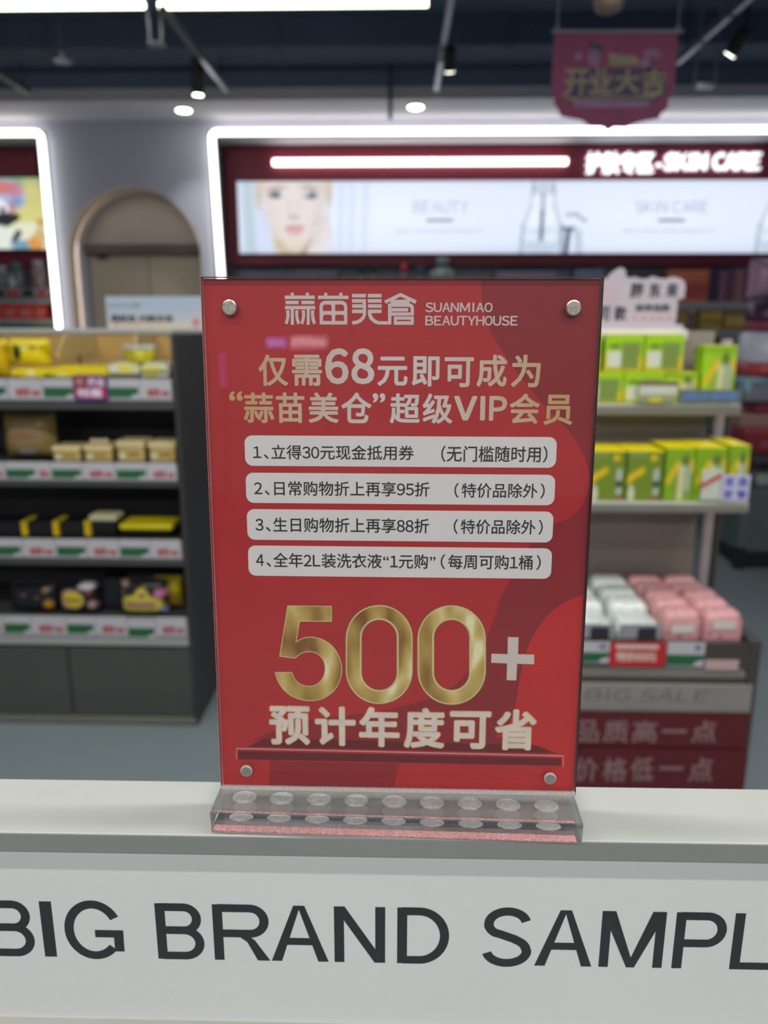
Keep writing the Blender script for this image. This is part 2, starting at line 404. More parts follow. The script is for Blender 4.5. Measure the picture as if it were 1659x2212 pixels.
# ================================================================== SKIN CARE NICHE SIGNAGE
YF = 6.45
fx0 = at(487, 400, YF).x
fa = thing('fascia', 'dark red fascia board with white glowing skin care letters over the lightbox', 'sign', (0.6, YF, 2.0))
zt, zb = at(800, 315, YF).z, at(800, 572, YF).z
_lt, _lb, _ll = at(900, 391, YF-.03).z+.014, at(900, 547, YF-.03).z-.014, at(515, 470, YF-.03).x-.014
G().box((fx0, 4.6), (YF, YF+.06), (_lt, zt), .004).obj('upper_board', M_red, fa)
G().box((fx0, 4.6), (YF, YF+.06), (zb, _lb), .004).obj('lower_board', M_red, fa)
G().box((fx0, _ll), (YF, YF+.06), (_lb, _lt), .002).obj('end_board', M_red, fa)
p0, p1 = at(590, 351, YF-.03), at(1225, 348, YF-.03)
G().sweep([(p0.x, YF-.03, p0.z), (p1.x, YF-.03, p0.z)], .025, 12).obj('light_tube', M_led, fa, smooth=True)
def letter_run(parent, s, x0, x1, yt, yb, Y, m, name='lettering', bold=0, ext=.0, depth=0):
    a = at(x0, (yt+yb)/2, Y); b = at(x1, (yt+yb)/2, Y); xm = (x0+x1)/2
    z1 = at(xm, yt, Y).z; z0 = at(xm, yb, Y).z
    g = G(); text_geo(g, s, (a.x, z0, b.x, z1), lambda u, v, c: (u, Y-c*depth, v), bold, ext)
    return g.obj(name, m, parent)
M_let = glow('lit_letters', (240, 250, 255), 1.7)
letter_run(fa, '护肤专区', 1268, 1414, 327, 374, YF-.05, M_let, bold=.010, ext=.3, depth=.06)
letter_run(fa, '-SKIN CARE', 1420, 1645, 329, 367, YF-.05, M_let, bold=.02, ext=.3, depth=.06)

# lightbox with woman's face, bottles and wording
lb = thing('lightbox', 'long backlit beauty panel with a woman\'s face and clear bottles', 'lightbox', (0.6, YF, 2.0))
YB = YF-.03
lx0 = at(515, 470, YB).x; lx1 = 4.4; ltz, lbz = at(900, 391, YB).z, at(900, 547, YB).z
G().box((lx0-.012, lx1+.012), (YB+.003, YF), (lbz-.012, ltz+.012), .003).obj('frame', M_red, lb)
pxr = (lx1-lx0)/(at(1659, 470, YB).x-lx0)*(1659-515)+515
P = Pic(515, 391, pxr, 547, 620, 60, (222, 232, 252))
P.rect(515, 391, pxr, 400, (205, 214, 240), 10, .5).rect(515, 535, pxr, 547, (200, 210, 236), 10, .6)
P.ell(860, 465, 200, 60, (238, 247, 255), 1.6, .8).ell(1420, 465, 230, 60, (238, 247, 255), 1.6, .8)
def z5(x, y): return 500+x/4.1475, 380+y/4.1475
def e5(x, y, rx, ry, *a, **k): X, Y = z5(x, y); P.ell(X, Y, rx/4.1475, ry/4.1475, *a, **k)
def s5(x0, y0, x1, y1, wd, *a, **k): A = z5(x0, y0); B = z5(x1, y1); P.seg(*A, *B, wd/4.1475, *a, **k)
s5(150, 0, 170, 700, 120, (178, 198, 208), 18, a=.8); s5(300, 350, 330, 700, 160, (208, 220, 244), 14, a=.8)   # drapes behind
for xx in (1000, 1100, 1220): s5(xx, 40, xx-20, 700, 50, (200, 214, 242), 12, a=.55)
e5(560, 560, 190, 260, (214, 200, 178), soft=.25)                      # neck
e5(570, 60, 345, 260, (222, 212, 204), soft=.12)                       # hair
e5(570, 230, 262, 380, (231, 222, 220), soft=.12)                      # face
e5(340, 330, 60, 330, (214, 205, 196), soft=.7, a=.35, rot=-20); e5(800, 330, 60, 300, (208, 200, 196), soft=.7, a=.35, rot=20)
e5(250, 170, 30, 130, (205, 190, 176), soft=.4, a=.8); e5(890, 160, 26, 120, (205, 190, 176), soft=.4, a=.8)    # ears
e5(410, 105, 95, 26, (186, 166, 156), soft=.8, rot=-6, a=.8); e5(720, 100, 95, 26, (186, 166, 156), soft=.8, rot=6, a=.8)
e5(405, 165, 62, 34, (104, 112, 124), soft=.7); e5(725, 170, 62, 34, (104, 112, 124), soft=.7)                  # eyes
e5(470, 160, 24, 14, (225, 225, 232), soft=.6); e5(690, 160, 20, 14, (225, 225, 232), soft=.6)
s5(520, 200, 530, 340, 16, (206, 192, 184), 5, a=.6); s5(610, 200, 605, 340, 14, (206, 192, 184), 5, a=.6)
e5(565, 365, 52, 18, (182, 162, 152), soft=.9, a=.8)                   # nose
e5(570, 455, 92, 22, (206, 150, 160), soft=.5); e5(568, 492, 84, 34, (218, 172, 178), soft=.5)                  # lips
e5(560, 590, 150, 60, (226, 216, 202), soft=.6, a=.8)
s5(420, 600, 500, 700, 60, (196, 178, 146), 10, a=.7); s5(660, 690, 780, 540, 60, (140, 106, 100), 8, a=.8)
s5(700, 700, 850, 380, 70, (226, 214, 214), 8); s5(780, 700, 880, 480, 70, (232, 222, 220), 8)                  # hand
s5(760, 430, 810, 360, 14, (196, 176, 168), 5, a=.7)
s5(870, 240, 905, 690, 30, (222, 214, 212), 8, a=.6)
def z6(x, y): return 880+x/3.95, 380+y/3.95
def bottle_at(ox):
    def s6(x0, y0, x1, y1, wd, col, soft=3, a=1): A = z6(x0, y0); B = z6(x1, y1); P.seg(A[0]+ox, A[1], B[0]+ox, B[1], wd/3.95, col, soft, a)
    def e6(x, y, rx, ry, col, soft=.4, a=1): A = z6(x, y); P.ell(A[0]+ox, A[1], rx/3.95, ry/3.95, col, soft, a)
    G1 = (122, 138, 162)
    e6(1170, 110, 95, 60, (190, 204, 220), .5, .8)
    for sx in (-1, 1):
        s6(1170+sx*85, 60, 1170+sx*90, 160, 18, G1, 3, .8); s6(1170+sx*88, 150, 1170+sx*100, 250, 14, G1, 3, .7)
        s6(1170+sx*100, 250, 1170+sx*160, 420, 14, G1, 3, .7); s6(1170+sx*160, 420, 1170+sx*172, 670, 26, (120, 138, 160), 4, .7)
    e6(1170, 560, 170, 130, (186, 200, 222), .5, .7); e6(1080, 520, 60, 40, (226, 236, 252), .5); e6(1250, 520, 60, 50, (226, 236, 252), .5)
    e6(1105, 220, 26, 70, (236, 244, 255), .5); e6(1232, 220, 26, 70, (236, 244, 255), .5); e6(1100, 370, 40, 90, (236, 244, 255), .5); e6(1235, 360, 34, 80, (236, 244, 255), .5)
    s6(1170, 160, 1170, 300, 26, (150, 165, 185)); s6(1170, 300, 1168, 540, 26, (58, 78, 100), 2.5)
    s6(1350, 420, 1350, 640, 14, G1, 3, .8); s6(1400, 470, 1385, 650, 40, (52, 68, 92), 3); s6(1360, 450, 1440, 450, 34, (84, 100, 124), 3)
    s6(1380, 330, 1460, 325, 30, (160, 174, 198), 3, .9); s6(1460, 330, 1540, 385, 26, (150, 164, 190), 3, .9); s6(1480, 480, 1500, 660, 60, (176, 196, 210), 8, .8)
bottle_at(0); bottle_at(508)
P.build('picture', V_light, lambda x, y: (lx0+(x-515)/(pxr-515)*(lx1-lx0), YB, ltz+(y-391)/(547-391)*(lbz-ltz)), lb)
M_lilac = glow('backlit_lilac_ink', (140, 147, 202), .9)
M_lgrey = glow('backlit_grey_ink', (104, 114, 140), .9)
for ox, s, xa, xb in ((0, 'BEAUTY', 892, 1012), (500, 'SKIN CARE', 1372, 1530)):
    letter_run(lb, s, xa, xb, 434, 460, YB-.004, M_lilac, bold=-.0)
    letter_run(lb, 'BEST SKIN CARE PRODUCTS', 858+(490 if ox else 0), 1042+(500 if ox else 0), 495, 503, YB-.004, M_lilac)
    a = at(923+ox-2, 476, YB); b = at(981+ox-2, 476, YB)
    G().flat([rect(a.x, a.z-.012, b.x, a.z+.012)], YB-.004).obj('printed_bar', M_lgrey, lb)

# ================================================================== LEFT NICHE SIGNAGE
YG = 6.42
lf = thing('fascia', 'dark red fascia board above and below the cartoon panda lightbox', 'sign', (-3.2, YG, 2.0))
G().box((-5.2, at(82, 400, YG).x), (YG, YG+.05), (at(40, 605, YG).z, at(40, 322, YG).z), .004).obj('board', M_red, lf)
pl = thing('lightbox', 'backlit cartoon panda picture in the left wall niche', 'lightbox', (-3.1, YG, 2.0))
Yp = YG-.03; px1 = at(97, 460, Yp).x; pz1, pz0 = at(40, 384, Yp).z, at(40, 538, Yp).z; ppx = (px1-at(0, 460, Yp).x)/97; px0 = px1-ppx*(97+160)
G().box((px0-.01, px1+.01), (Yp+.003, YG), (pz0-.01, pz1+.01), .003).obj('frame', M_black, pl)
P = Pic(-160, 384, 97, 538, 110, 66, (226, 224, 196))
P.ell(40, 395, 130, 26, (120, 168, 130), .6).ell(75, 410, 30, 30, (150, 178, 120), .8, .7).ell(72, 430, 26, 40, (206, 200, 130), .7)
P.ell(20, 425, 38, 38, (168, 182, 216), .15).ell(15, 405, 26, 14, (204, 120, 116), .6).ell(38, 410, 16, 18, (196, 124, 140), .6, .8).ell(24, 448, 16, 10, (206, 110, 112), .6, .9).ell(38, 436, 14, 10, (120, 146, 190), .7, .8)
P.ell(60, 470, 34, 24, (214, 208, 128), .7).ell(55, 505, 40, 26, (226, 230, 204), .5)
P.ell(-12, 455, 33, 30, (232, 234, 242), .15).ell(6, 452, 6, 6, (30, 32, 40), .5).ell(-14, 478, 48, 15, (32, 34, 38), .25, rot=-18).seg(0, 488, 34, 468, 16, (34, 36, 40), 3)
P.ell(-10, 520, 44, 34, (226, 232, 220), .2).seg(24, 520, 36, 502, 13, (52, 50, 58), 3).ell(42, 530, 26, 12, (116, 158, 180), .4).ell(72, 524, 18, 16, (222, 150, 70), .35).ell(82, 508, 12, 16, (206, 176, 120), .5).ell(86, 480, 9, 10, (196, 160, 90), .6)
P.build('picture', V_light, lambda x, y: (px1+(x-97)*ppx, Yp, pz1+(y-384)/(538-384)*(pz0-pz1)), pl)

# ================================================================== CEILING FITTINGS
def ceiling_tube(xa, xb, y, Y, watts, label, thick=.016):
    a, b = at(xa, y, Y), at(xb, y, Y); zc = (a.z+b.z)/2
    t = thing('linear_lamp', label, 'ceiling lamp', ((a.x+b.x)/2, Y, zc), 0, 'linear ceiling lamps')
    G().sweep([(a.x, Y, zc), (b.x, Y, zc)], thick, 10).obj('diffuser_tube', M_ledwarm, t, smooth=True)
    G().box((a.x, b.x), (Y-.02, Y+.02), (zc+thick, zc+thick+.04), .004).obj('housing', M_black, t)
    for x in (a.x+.12, b.x-.12): G().sweep([(x, Y, zc+thick+.03), (x, Y, 3.305)], .004, 6).obj('suspension_wire', M_black, t)
ceiling_tube(-420, 312, 14, 4.1, 0, 'white linear ceiling lamp, the left one of two in a row')
ceiling_tube(343, 924, 9, 4.1, 0, 'white linear ceiling lamp, the right one of two in a row')
# brackets, rods, tracks
M_alu = mat('track_aluminium', (150, 150, 165), .35, metal=.6)
M_trk = mat('track_body', (60, 64, 76), .5)
def hanger(x0, x1, yt, yb, Y, label, zt=None):
    a, b = at(x0, yb, Y), at(x1, yb, Y); top = zt or 3.305
    t = thing('wire_hanger', label, 'hanger', ((a.x+b.x)/2, Y, a.z))
    d = at(x0-8, yt, Y)
    G().sweep([(a.x-.01, Y, top), (a.x, Y, a.z), (b.x, Y, a.z), (b.x+.01, Y, top)], .007, 6).obj('wire_loop', M_alu, t)
    G().box((a.x-.012, b.x+.012), (Y-.02, Y+.02), (a.z-.014, a.z+.006), .003).obj('crossbar', M_alu, t)
hanger(325, 350, 20, 94, 4.2, 'thin U-shaped hanger in the gap between the two linear lamps')
def track(x0, y0, x1, y1, z, label, bright=((.0, 1.0),)):
    a, b = atz(x0, y0, z), atz(x1, y1, z)
    t = thing('ceiling_track', label, 'lighting track', tuple(a))
    d = (b-a).normalized(); s = Vector((d.y, -d.x, 0))*.017
    def bar(p, q, h0, h1, m, nm, k=1.0):
        v = []
        for e in (p, q):
            for sx, zz in ((-1, h0), (1, h0), (1, h1), (-1, h1)): v.append(e+s*sx*k+Vector((0, 0, zz)))
        obj(nm, [x[:] for x in v], [(0, 1, 2, 3)[::-1], (4, 5, 6, 7), (0, 4, 5, 1)[::-1], (1, 5, 6, 2)[::-1], (2, 6, 7, 3)[::-1], (3, 7, 4, 0)[::-1]], m, t)
    bar(a, b, .0, .035, M_trk, 'rail')
    for (u0, u1) in bright: bar(a+(b-a)*u0, a+(b-a)*u1, -.004, .002, M_alu, 'cover_strip', .75)
    for u in (.12, .88):
        q = a+(b-a)*u; G().sweep([(q.x, q.y, q.z+.03), (q.x, q.y, 3.305)], .005, 6).obj('suspension_rod', M_black, t)
    return t
track(352, 24, 492, 200, 2.96, 'dark lighting track running to the wall beside the left hanger', ((.5, .98),))
track(976, -10, 942, 196, 2.96, 'pale lighting track hanging left of the red banner', ((0, .42), (.62, 1.0)))
track(1640, -20, 1464, 138, 2.96, 'pale lighting track slanting away right of the red banner', ((0, .25), (.3, .62), (.66, 1.0)))
track(-30, 145, 62, 205, 2.96, 'dark lighting track at the upper left corner by the ceiling', ())
def spotlight(x, y, Y, label, tilt=(0.0, 0.0), L=.15, r=.034, zt=2.97):
    p = at(x, y, Y); d = Vector((tilt[0], tilt[1], 1)).normalized(); q = p+d*L
    t = thing('track_spotlight', label, 'spotlight', tuple(p), 0, 'black track spotlights')
    G().sweep([p, p+d*.01, q-d*.01, q], [r, r+.003, r+.003, r*.85], 18).obj('lamp_body', M_black, t, smooth=False)
    G().sweep([p-d*.003, p+d*.002], r*.82, 18).obj('lens', M_spot, t)
    top = Vector((q.x, q.y, max(zt, q.z+.02)))
    G().sweep([q-d*.02, top], .009, 8).obj('stem', M_black, t)
    l = bpy.data.lights.new('spot', 'SPOT'); l.energy = 25; l.spot_size = 1.1; l.spot_blend = .6; l.shadow_soft_size = .03; l.color = (1, .97, .9)
    o = bpy.data.objects.new('spot_light', l); C.objects.link(o); o.location = p-d*.02; o.rotation_euler = (-d).to_track_quat('-Z', 'Y').to_euler()
    return t
spotlight(428, 205, 5.0, 'black cylinder spotlight hanging from the left dark track', (.06, -.1), .2)
spotlight(971, 154, 4.75, 'black spotlight on the pale track left of the red banner', (-.05, -.5), .12)
spotlight(1577, 118, 4.6, 'tilted black spotlight at the right beside the slanting track', (.5, -.6), .13, zt=3.302)
def downlight(x, y, label):
    p = atz(x, y, 2.969); t = thing('recessed_downlight', label, 'downlight', (p.x, p.y, 2.97), 0, 'recessed downlights in the soffit')
    G().lathe([(.058, 0), (.062, -.003), (.05, -.006)], (p.x, p.y, 2.9695), 28).obj('trim_ring', M_white, t)
    G().lathe([(.048, 0), (.05, -.004), (.04, -.008)], (p.x, p.y, 2.966), 28).obj('lens', M_spot, t)
    l = bpy.data.lights.new('spot', 'SPOT'); l.energy = 20; l.spot_size = 1.4; l.spot_blend = .8; l.shadow_soft_size = .04
    o = bpy.data.objects.new('downlight_light', l); C.objects.link(o); o.location = (p.x, p.y, 2.95)
downlight(397, 237, 'round downlight in the soffit over the arched doorway')
downlight(898, 230, 'round downlight in the soffit over the beauty lightbox')
# rod, bracket, sprinkler, duct
p = at(843, 258, 5.5); t = thing('ceiling_rod', 'dark vertical rod dropping from the ceiling beside the right downlight', 'rod', (p.x, 5.5, 3.3))
G().box((p.x-.013, p.x+.013), (5.487, 5.513), (p.z, 3.302), .003).obj('rod', M_trk, t)
G().box((p.x-.03, p.x+.03), (5.47, 5.53), (3.285, 3.303), .003).obj('mounting_plate', M_trk, t)
hanger(1545, 1500, 60, 184, 4.9, 'bent wire bracket hanging below the slanting track')
p = at(135, 128, 4.6); t = thing('sprinkler', 'small sprinkler head under the dark ceiling at upper left', 'sprinkler', (p.x, 4.6, p.z))
G().sweep([(p.x, 4.6, p.z), (p.x, 4.6, 3.302)], .012, 8).obj('pipe', M_trk, t)
G().lathe([(.05, 0), (.05, .006), (.015, .012), (.012, .05)], (p.x, 4.6, p.z-.012), 16).obj('deflector', M_alu, t)
p = at(1315, 5, 3.3); t = thing('smoke_detector', 'round brass and white detector at the top above the banner', 'detector', (p.x, 3.3, p.z))
G().lathe([(.03, -.035), (.05, -.02), (.052, .0), (.06, .004), (.06, .02)], (p.x, 3.3, p.z), 24).obj('housing', mat('detector_brass', (140, 120, 105), .5), t)
G().sweep([(p.x, 3.3, p.z+.015), (p.x, 3.3, 3.302)], .012, 8).obj('stem', M_black, t)
t = thing('air_duct', 'long black air duct under the dark ceiling', 'duct', (0, 4.9, 3.13))
G().box((-5.2, 6.2), (5.1, 5.45), (3.13, 3.302), .01).obj('duct_body', M_duct, t)
for x in (-3.6, -2.2, -.8, .6, 2.0, 3.4): G().box((x, x+.03), (5.09, 5.46), (3.12, 3.302), .004).obj('flange', M_duct, t)

# ---- hanging red opening banner
YBN = 3.4
def bn(x, y): q = at(x, y, YBN); return (q.x, q.z)
t = thing('hanging_banner', 'dark red pennant with gold opening wish hung from the ceiling', 'banner', (at(1330, 70, YBN).x, YBN, at(1330, 70, YBN).z))
def b3(X, Y): return 1180+X/5.53, 50+Y/5.53
out = [(95, 120), (1575, 120), (1570, 300), (1545, 560), (1535, 740), (1500, 860), (1455, 930), (1450, 1010), (1380, 1070), (1340, 1140), (1210, 1160), (1050, 1200), (950, 1250), (810, 1245), (735, 1290), (680, 1245), (520, 1230), (430, 1160), (290, 1135), (170, 1110), (140, 1030), (90, 960), (100, 900), (60, 800), (68, 560), (85, 300)]
G().poly([bn(*b3(*q)) for q in out][::-1], YBN, YBN+.002).obj('cloth', mat('banner_cloth', (108, 48, 76), .8, noise=.1, scale=9, bump=.2), t)
a, b = at(1197, 70, YBN), at(1470, 70, YBN)
G().sweep([(a.x-.01, YBN, a.z+.004), (b.x+.01, YBN, b.z+.004)], .006, 8).obj('top_rod', M_alu, t)
for xx in (1204, 1464):
    q = at(xx, 66, YBN); G().sweep([(q.x, YBN, q.z-.01), (q.x, YBN, 3.302)], .0018, 5).obj('string', M_alu, t)
    G().lathe([(.012, 0), (.004, .025)], (q.x, YBN, q.z-.004), 10).obj('clip', M_alu, t)
M_gold = mat('banner_gold', (108, 96, 76), .6, noise=.15, scale=20); M_navy = mat('banner_navy', (44, 40, 66), .7); M_mauve = mat('banner_mauve', (110, 82, 110), .7, noise=.2, scale=30)
def bflat(nm, m, polys, off): G().flat([[bn(*b3(*q)) for q in p] for p in polys], YBN-off).obj(nm, m, t)
bflat('printed_shadow', M_navy, [[(240, 880), (330, 520), (560, 540), (780, 540), (960, 540), (1420, 560), (1430, 860), (1180, 1000), (900, 1000), (560, 950), (400, 900)], [(505, 215), (690, 270), (680, 340), (510, 285)], [(1160, 600), (1240, 480), (1280, 540)]], .001)
bflat('printed_figures', M_mauve, [ell(380, 400, 50, 50), ell(570, 420, 70, 110), ell(1270, 370, 110, 60), ell(1180, 480, 60, 60), [(310, 900), (700, 930), (1240, 930), (1220, 1000), (800, 1010), (330, 1010)]], .0013)
bflat('printed_gold_panel', M_gold, [[(740, 360), (1080, 400), (1120, 500), (760, 520)], [(170, 860), (420, 900), (700, 870), (1000, 880), (1400, 830), (1200, 950), (1280, 900), (880, 900), (300, 920)]], .0016)
for k, (s, X0, X1, Y0, Y1) in enumerate((('开', 200, 520, 545, 880), ('业', 500, 800, 540, 850), ('大', 800, 1130, 550, 840), ('吉', 1120, 1440, 550, 860))):
    x0, z0 = bn(*b3(X0, Y1)); x1, z1 = bn(*b3(X1, Y0)); g = G()
    text_geo(g, s, (x0, z0, x1, z1), lambda u, v, c: (u, YBN-.002, v), .03); g.obj('printed_character', M_gold, t)

# ================================================================== LEFT SHELF UNIT
YU = 2.675
def ux(x, y, Y=YU): return at(x, y, Y).x
def uz(y, x=200, Y=YU): return at(x, y, Y).z
xr_in = ux(371, 720)-.0; xr_out = ux(428, 1568); DU = .42
lu = thing('shelf_unit', 'grey steel shelf unit with price strips and yellow, gold and black packs', 'shelf unit', (-1.4, YU+.2, 0))
xl = -2.05; xi = (ux(384, 1040)+ux(371, 720)+ux(405, 1370))/3
ztop = uz(713)
G().box((xi, xr_out), (YU-.0, YU+DU*2), (.0, ztop-.012), .004).obj('side_panel', M_unitd, lu)
G().box((xl-.06, xr_out), (YU-.005, YU+.014), (ztop-.012, ztop+.004), .003).obj('top_rail', M_shelfedge, lu)
G().box((xl-.06, xr_out), (YU+DU-.01, YU+DU+.07), (ztop-.012, ztop+.004), .003).obj('rear_cap', M_shelfedge, lu)
G().box((xl-.06, xl), (YU, YU+DU*2), (0, ztop-.012), .003).obj('side_panel', M_unitd, lu)
levels = [(818, 865, 885), (1000, 1037, 1052), (1165, 1205, 1222), (1330, 1372, 1395)]
zs = [uz(l[0]+2) for l in levels]                       # top of each ticket rail = shelf surface
# back boards, top one tan
G().box((xl, xi), (YU+DU, YU+DU+.02), (zs[0]-.02, ztop-.012)).obj('tan_back_board', M_tan, lu)
for xx in (-1.62, -1.30, -1.0): G().box((xx, xx+.006), (YU+DU-.006, YU+DU), (zs[0], ztop-.012)).obj('board_joint', M_unitd, lu)
G().box((xl, xi), (YU+DU, YU+DU+.02), (.04, zs[0]-.02)).obj('back_board', M_unitd, lu)
for (xx, ya, yb) in ((-1.235, YU+.07, YU+.155), (-.99, YU+.165, YU+.2)):      # tan dividers with a sloping front edge
    zl_, zh_ = zs[0]+.075, ztop-.015
    G().add([(xx, ya, zl_), (xx, YU+DU-.008, zl_), (xx, YU+DU-.008, zh_), (xx, yb, zh_), (xx+.005, ya, zl_), (xx+.005, YU+DU-.008, zl_), (xx+.005, YU+DU-.008, zh_), (xx+.005, yb, zh_)],
            [(0, 3, 2, 1), (4, 5, 6, 7), (0, 4, 7, 3), (3, 7, 6, 2), (0, 1, 5, 4)]).obj('divider', mat('divider_tan', (206, 178, 124), .5, noise=.04), lu)
for i, (a, b, c) in enumerate(levels):
    z1 = zs[i]; zb_ = uz(b); zc_ = uz(c); dark = M_unitd if i < 3 else M_shelfedge
    G().box((xl, xi), (YU+.012, YU+DU), (z1-.03 if i < 3 else z1-.05, z1-.012), .002).obj('shelf_board', M_unit, lu)
    G().box((xl, xi-.002), (YU+.004, YU+.018), (zc_, z1-.01), .002).obj('shelf_lip', M_unit if i < 3 else M_shelfedge, lu)
    G().box((xl, xi-.004), (YU-.002, YU+.003), (zb_-.003, z1), .001).obj('ticket_rail', M_strip, lu)
tick = [
 (818, 862, [('g', -55, 14), ('r', 17, 90), ('g', 91, 160), ('g', 232, 301), ('r', 303, 371)]),
 (998, 1036, [('r', -60, 8), ('g', 10, 78), ('r', 79, 108), ('g', 110, 177), ('r', 179, 247), ('g', 249, 317), ('r', 319, 383)]),
 (1164, 1204, [('r', -92, -24), ('g', -22, 47), ('r', 49, 118), ('g', 120, 187), ('r', 189, 255), ('g', 257, 324), ('r', 326, 388)]),
 (1331, 1371, [('r', -66, 4), ('g', 6, 66), ('r', 68, 140), ('g', 142, 204), ('r', 206, 272), ('g', 274, 335), ('r', 337, 402)])]
for (ya, yb, lst) in tick:
    zt_, zb_ = uz(ya), uz(yb); h = zt_-zb_
    for (kind, xa, xb) in lst:
        A, B = ux(xa, ya), ux(xb, ya); B = min(B, xi-.006); wd = B-A
        if kind == 'g' and xb == 335: zt_ -= .012; zb_ -= .012
        tk = G().box((A, B), (YU-.0045, YU-.0025), (zb_, zt_), .0006).obj('price_ticket', M_ticket, lu)
        if kind == 'g':
            G().flat([[(A+wd*.03, zb_+h*.08), (A+wd*.70, zb_+h*.08), (A+wd*.76, zb_+h*.2), (A+wd*.95, zb_+h*.26), (A+wd*.95, zb_+h*.58), (A+wd*.03, zb_+h*.58)]], YU-.0050).obj('green_print', M_green, tk)
        else:
            g = G(); text_geo(g, '会员价', (A+wd*.2, zb_+h*.12, A+wd*.64, zb_+h*.56), lambda u, v, c: (u, YU-.0050, v), .07)
            text_geo(g, '专享', (A+wd*.66, zb_+h*.12, A+wd*.94, zb_+h*.44), lambda u, v, c: (u, YU-.0050, v), .07); g.obj('red_print', M_tred, tk)
        if kind == 'g' and xb == 335: zt_ += .012; zb_ += .012
# lower closed panels
zc0, zc1 = uz(1402), uz(1546)
dj = ux(143, 1400); 
G().box((xl, dj-.003), (YU+.006, YU+.03), (zc1, zc0), .003).obj('lower_panel', M_unit, lu)
G().box((dj+.003, xi+.0), (YU+.006, YU+.03), (zc1, zc0), .003).obj('lower_panel', M_unit, lu)
G().box((xl, xi+.01), (YU-.004, YU+.03), (uz(1562), uz(1548)), .003).obj('base_rail', mat('base_rail_grey', (110, 110, 102), .45), lu)
G().box((xl, xi), (YU+.03, YU+DU), (0, uz(1549)), .003).obj('plinth', M_unitd, lu)
# promo card on the rail
a, b = ux(155, 840, YU-.02), ux(231, 840, YU-.02); za, zb2 = at(190, 810, YU-.02).z, at(190, 867, YU-.02).z
t = thing('promo_card', 'square purple and red promotion card clipped on the top price rail', 'promotion card', ((a+b)/2, YU-.02, zb2))
G().poly(rrect(a, zb2, b, za, .012), YU-.0085, YU-.0065).obj('card', mat('card_blue', (52, 46, 110), .5), t)
wd, h = b-a, za-zb2
G().flat([rrect(a+wd*.05, zb2+h*.1, b-wd*.06, za-h*.05, .01)], YU-.0088).obj('red_print', mat('card_red', (176, 44, 84), .5), t)
G().flat([rect(a+wd*.06, zb2+h*.5, b-wd*.06, za-h*.06)], YU-.0091).obj('purple_print', mat('card_purple', (120, 50, 100), .5), t)
g = G(); text_geo(g, '开业', (a+wd*.42, zb2+h*.56, a+wd*.92, zb2+h*.88), lambda u, v, c: (u, YU-.0094, v), .04)
text_geo(g, '特惠', (a+wd*.12, zb2+h*.14, a+wd*.82, zb2+h*.48), lambda u, v, c: (u, YU-.0094, v), .04); g.obj('white_lettering', mat('card_white', (225, 205, 225), .5), t)
G().flat([ell(a+wd*.2, zb2+h*.74, wd*.12, h*.14, 16)], YU-.0094).obj('printed_badge', mat('card_orange', (190, 120, 96), .5), t)
G().box(((a+b)/2-.01, (a+b)/2+.01), (YU-.0065, YU+.0), (za-.03, za-.012), .001).obj('clip', M_strip, t)

# ---- stock on the left unit
YEL = (232, 208, 22)
def face_pic(x0, x1, z0, z1, Y, parent, fill, draw, name='printed_front', m=None, nx=26, ny=22):
    P = Pic(0, 0, 1, 1, nx, ny, fill); draw(P)
    return P.build(name, m or V_print, lambda x, y: (x0+x*(x1-x0), Y, z1-y*(z1-z0)), parent)
def pouch(name, label, cat, xa, xb, yt, yb, Y, thick, fill, draw, group=None, rough=.35, puff=.4, seed=1, lean=.0, floor_z=None):
    """stuffed pouch whose print wraps the whole skin (colour attribute follows the skin)"""
    A, B = at(xa, yb, Y), at(xb, yb, Y); z0 = A.z if floor_z is None else floor_z; z1 = at((xa+xb)/2, yt, Y).z
    t = thing(name, label, cat, ((A.x+B.x)/2, Y, z0), 0, group)
    g = G().pillow(((A.x+B.x)/2, Y, z0), B.x-A.x, thick, z1-z0, puff, seed, 22, 18, lean)
    P = Pic(0, 0, 1, 1, 22, 18, fill); draw(P); c = np.flipud(P.c).reshape(-1, 3)
    o = g.obj('pouch_skin', V_gloss, t, smooth=True)
    ca = o.data.color_attributes.new('print', 'FLOAT_COLOR', 'POINT')
    ca.data.foreach_set('color', np.concatenate([np.concatenate([c, c]), np.ones((2*len(c), 1))], 1).astype(np.float32).ravel())
    w_ = B.x-A.x
    G().box((A.x+w_*.03, B.x-w_*.03), (Y-.003+lean*(z1-z0), Y+.003+lean*(z1-z0)), (z1-.006, z1+.004), .002).obj('seal_strip', mat('seal_'+name, fill, .4), t)
    return t
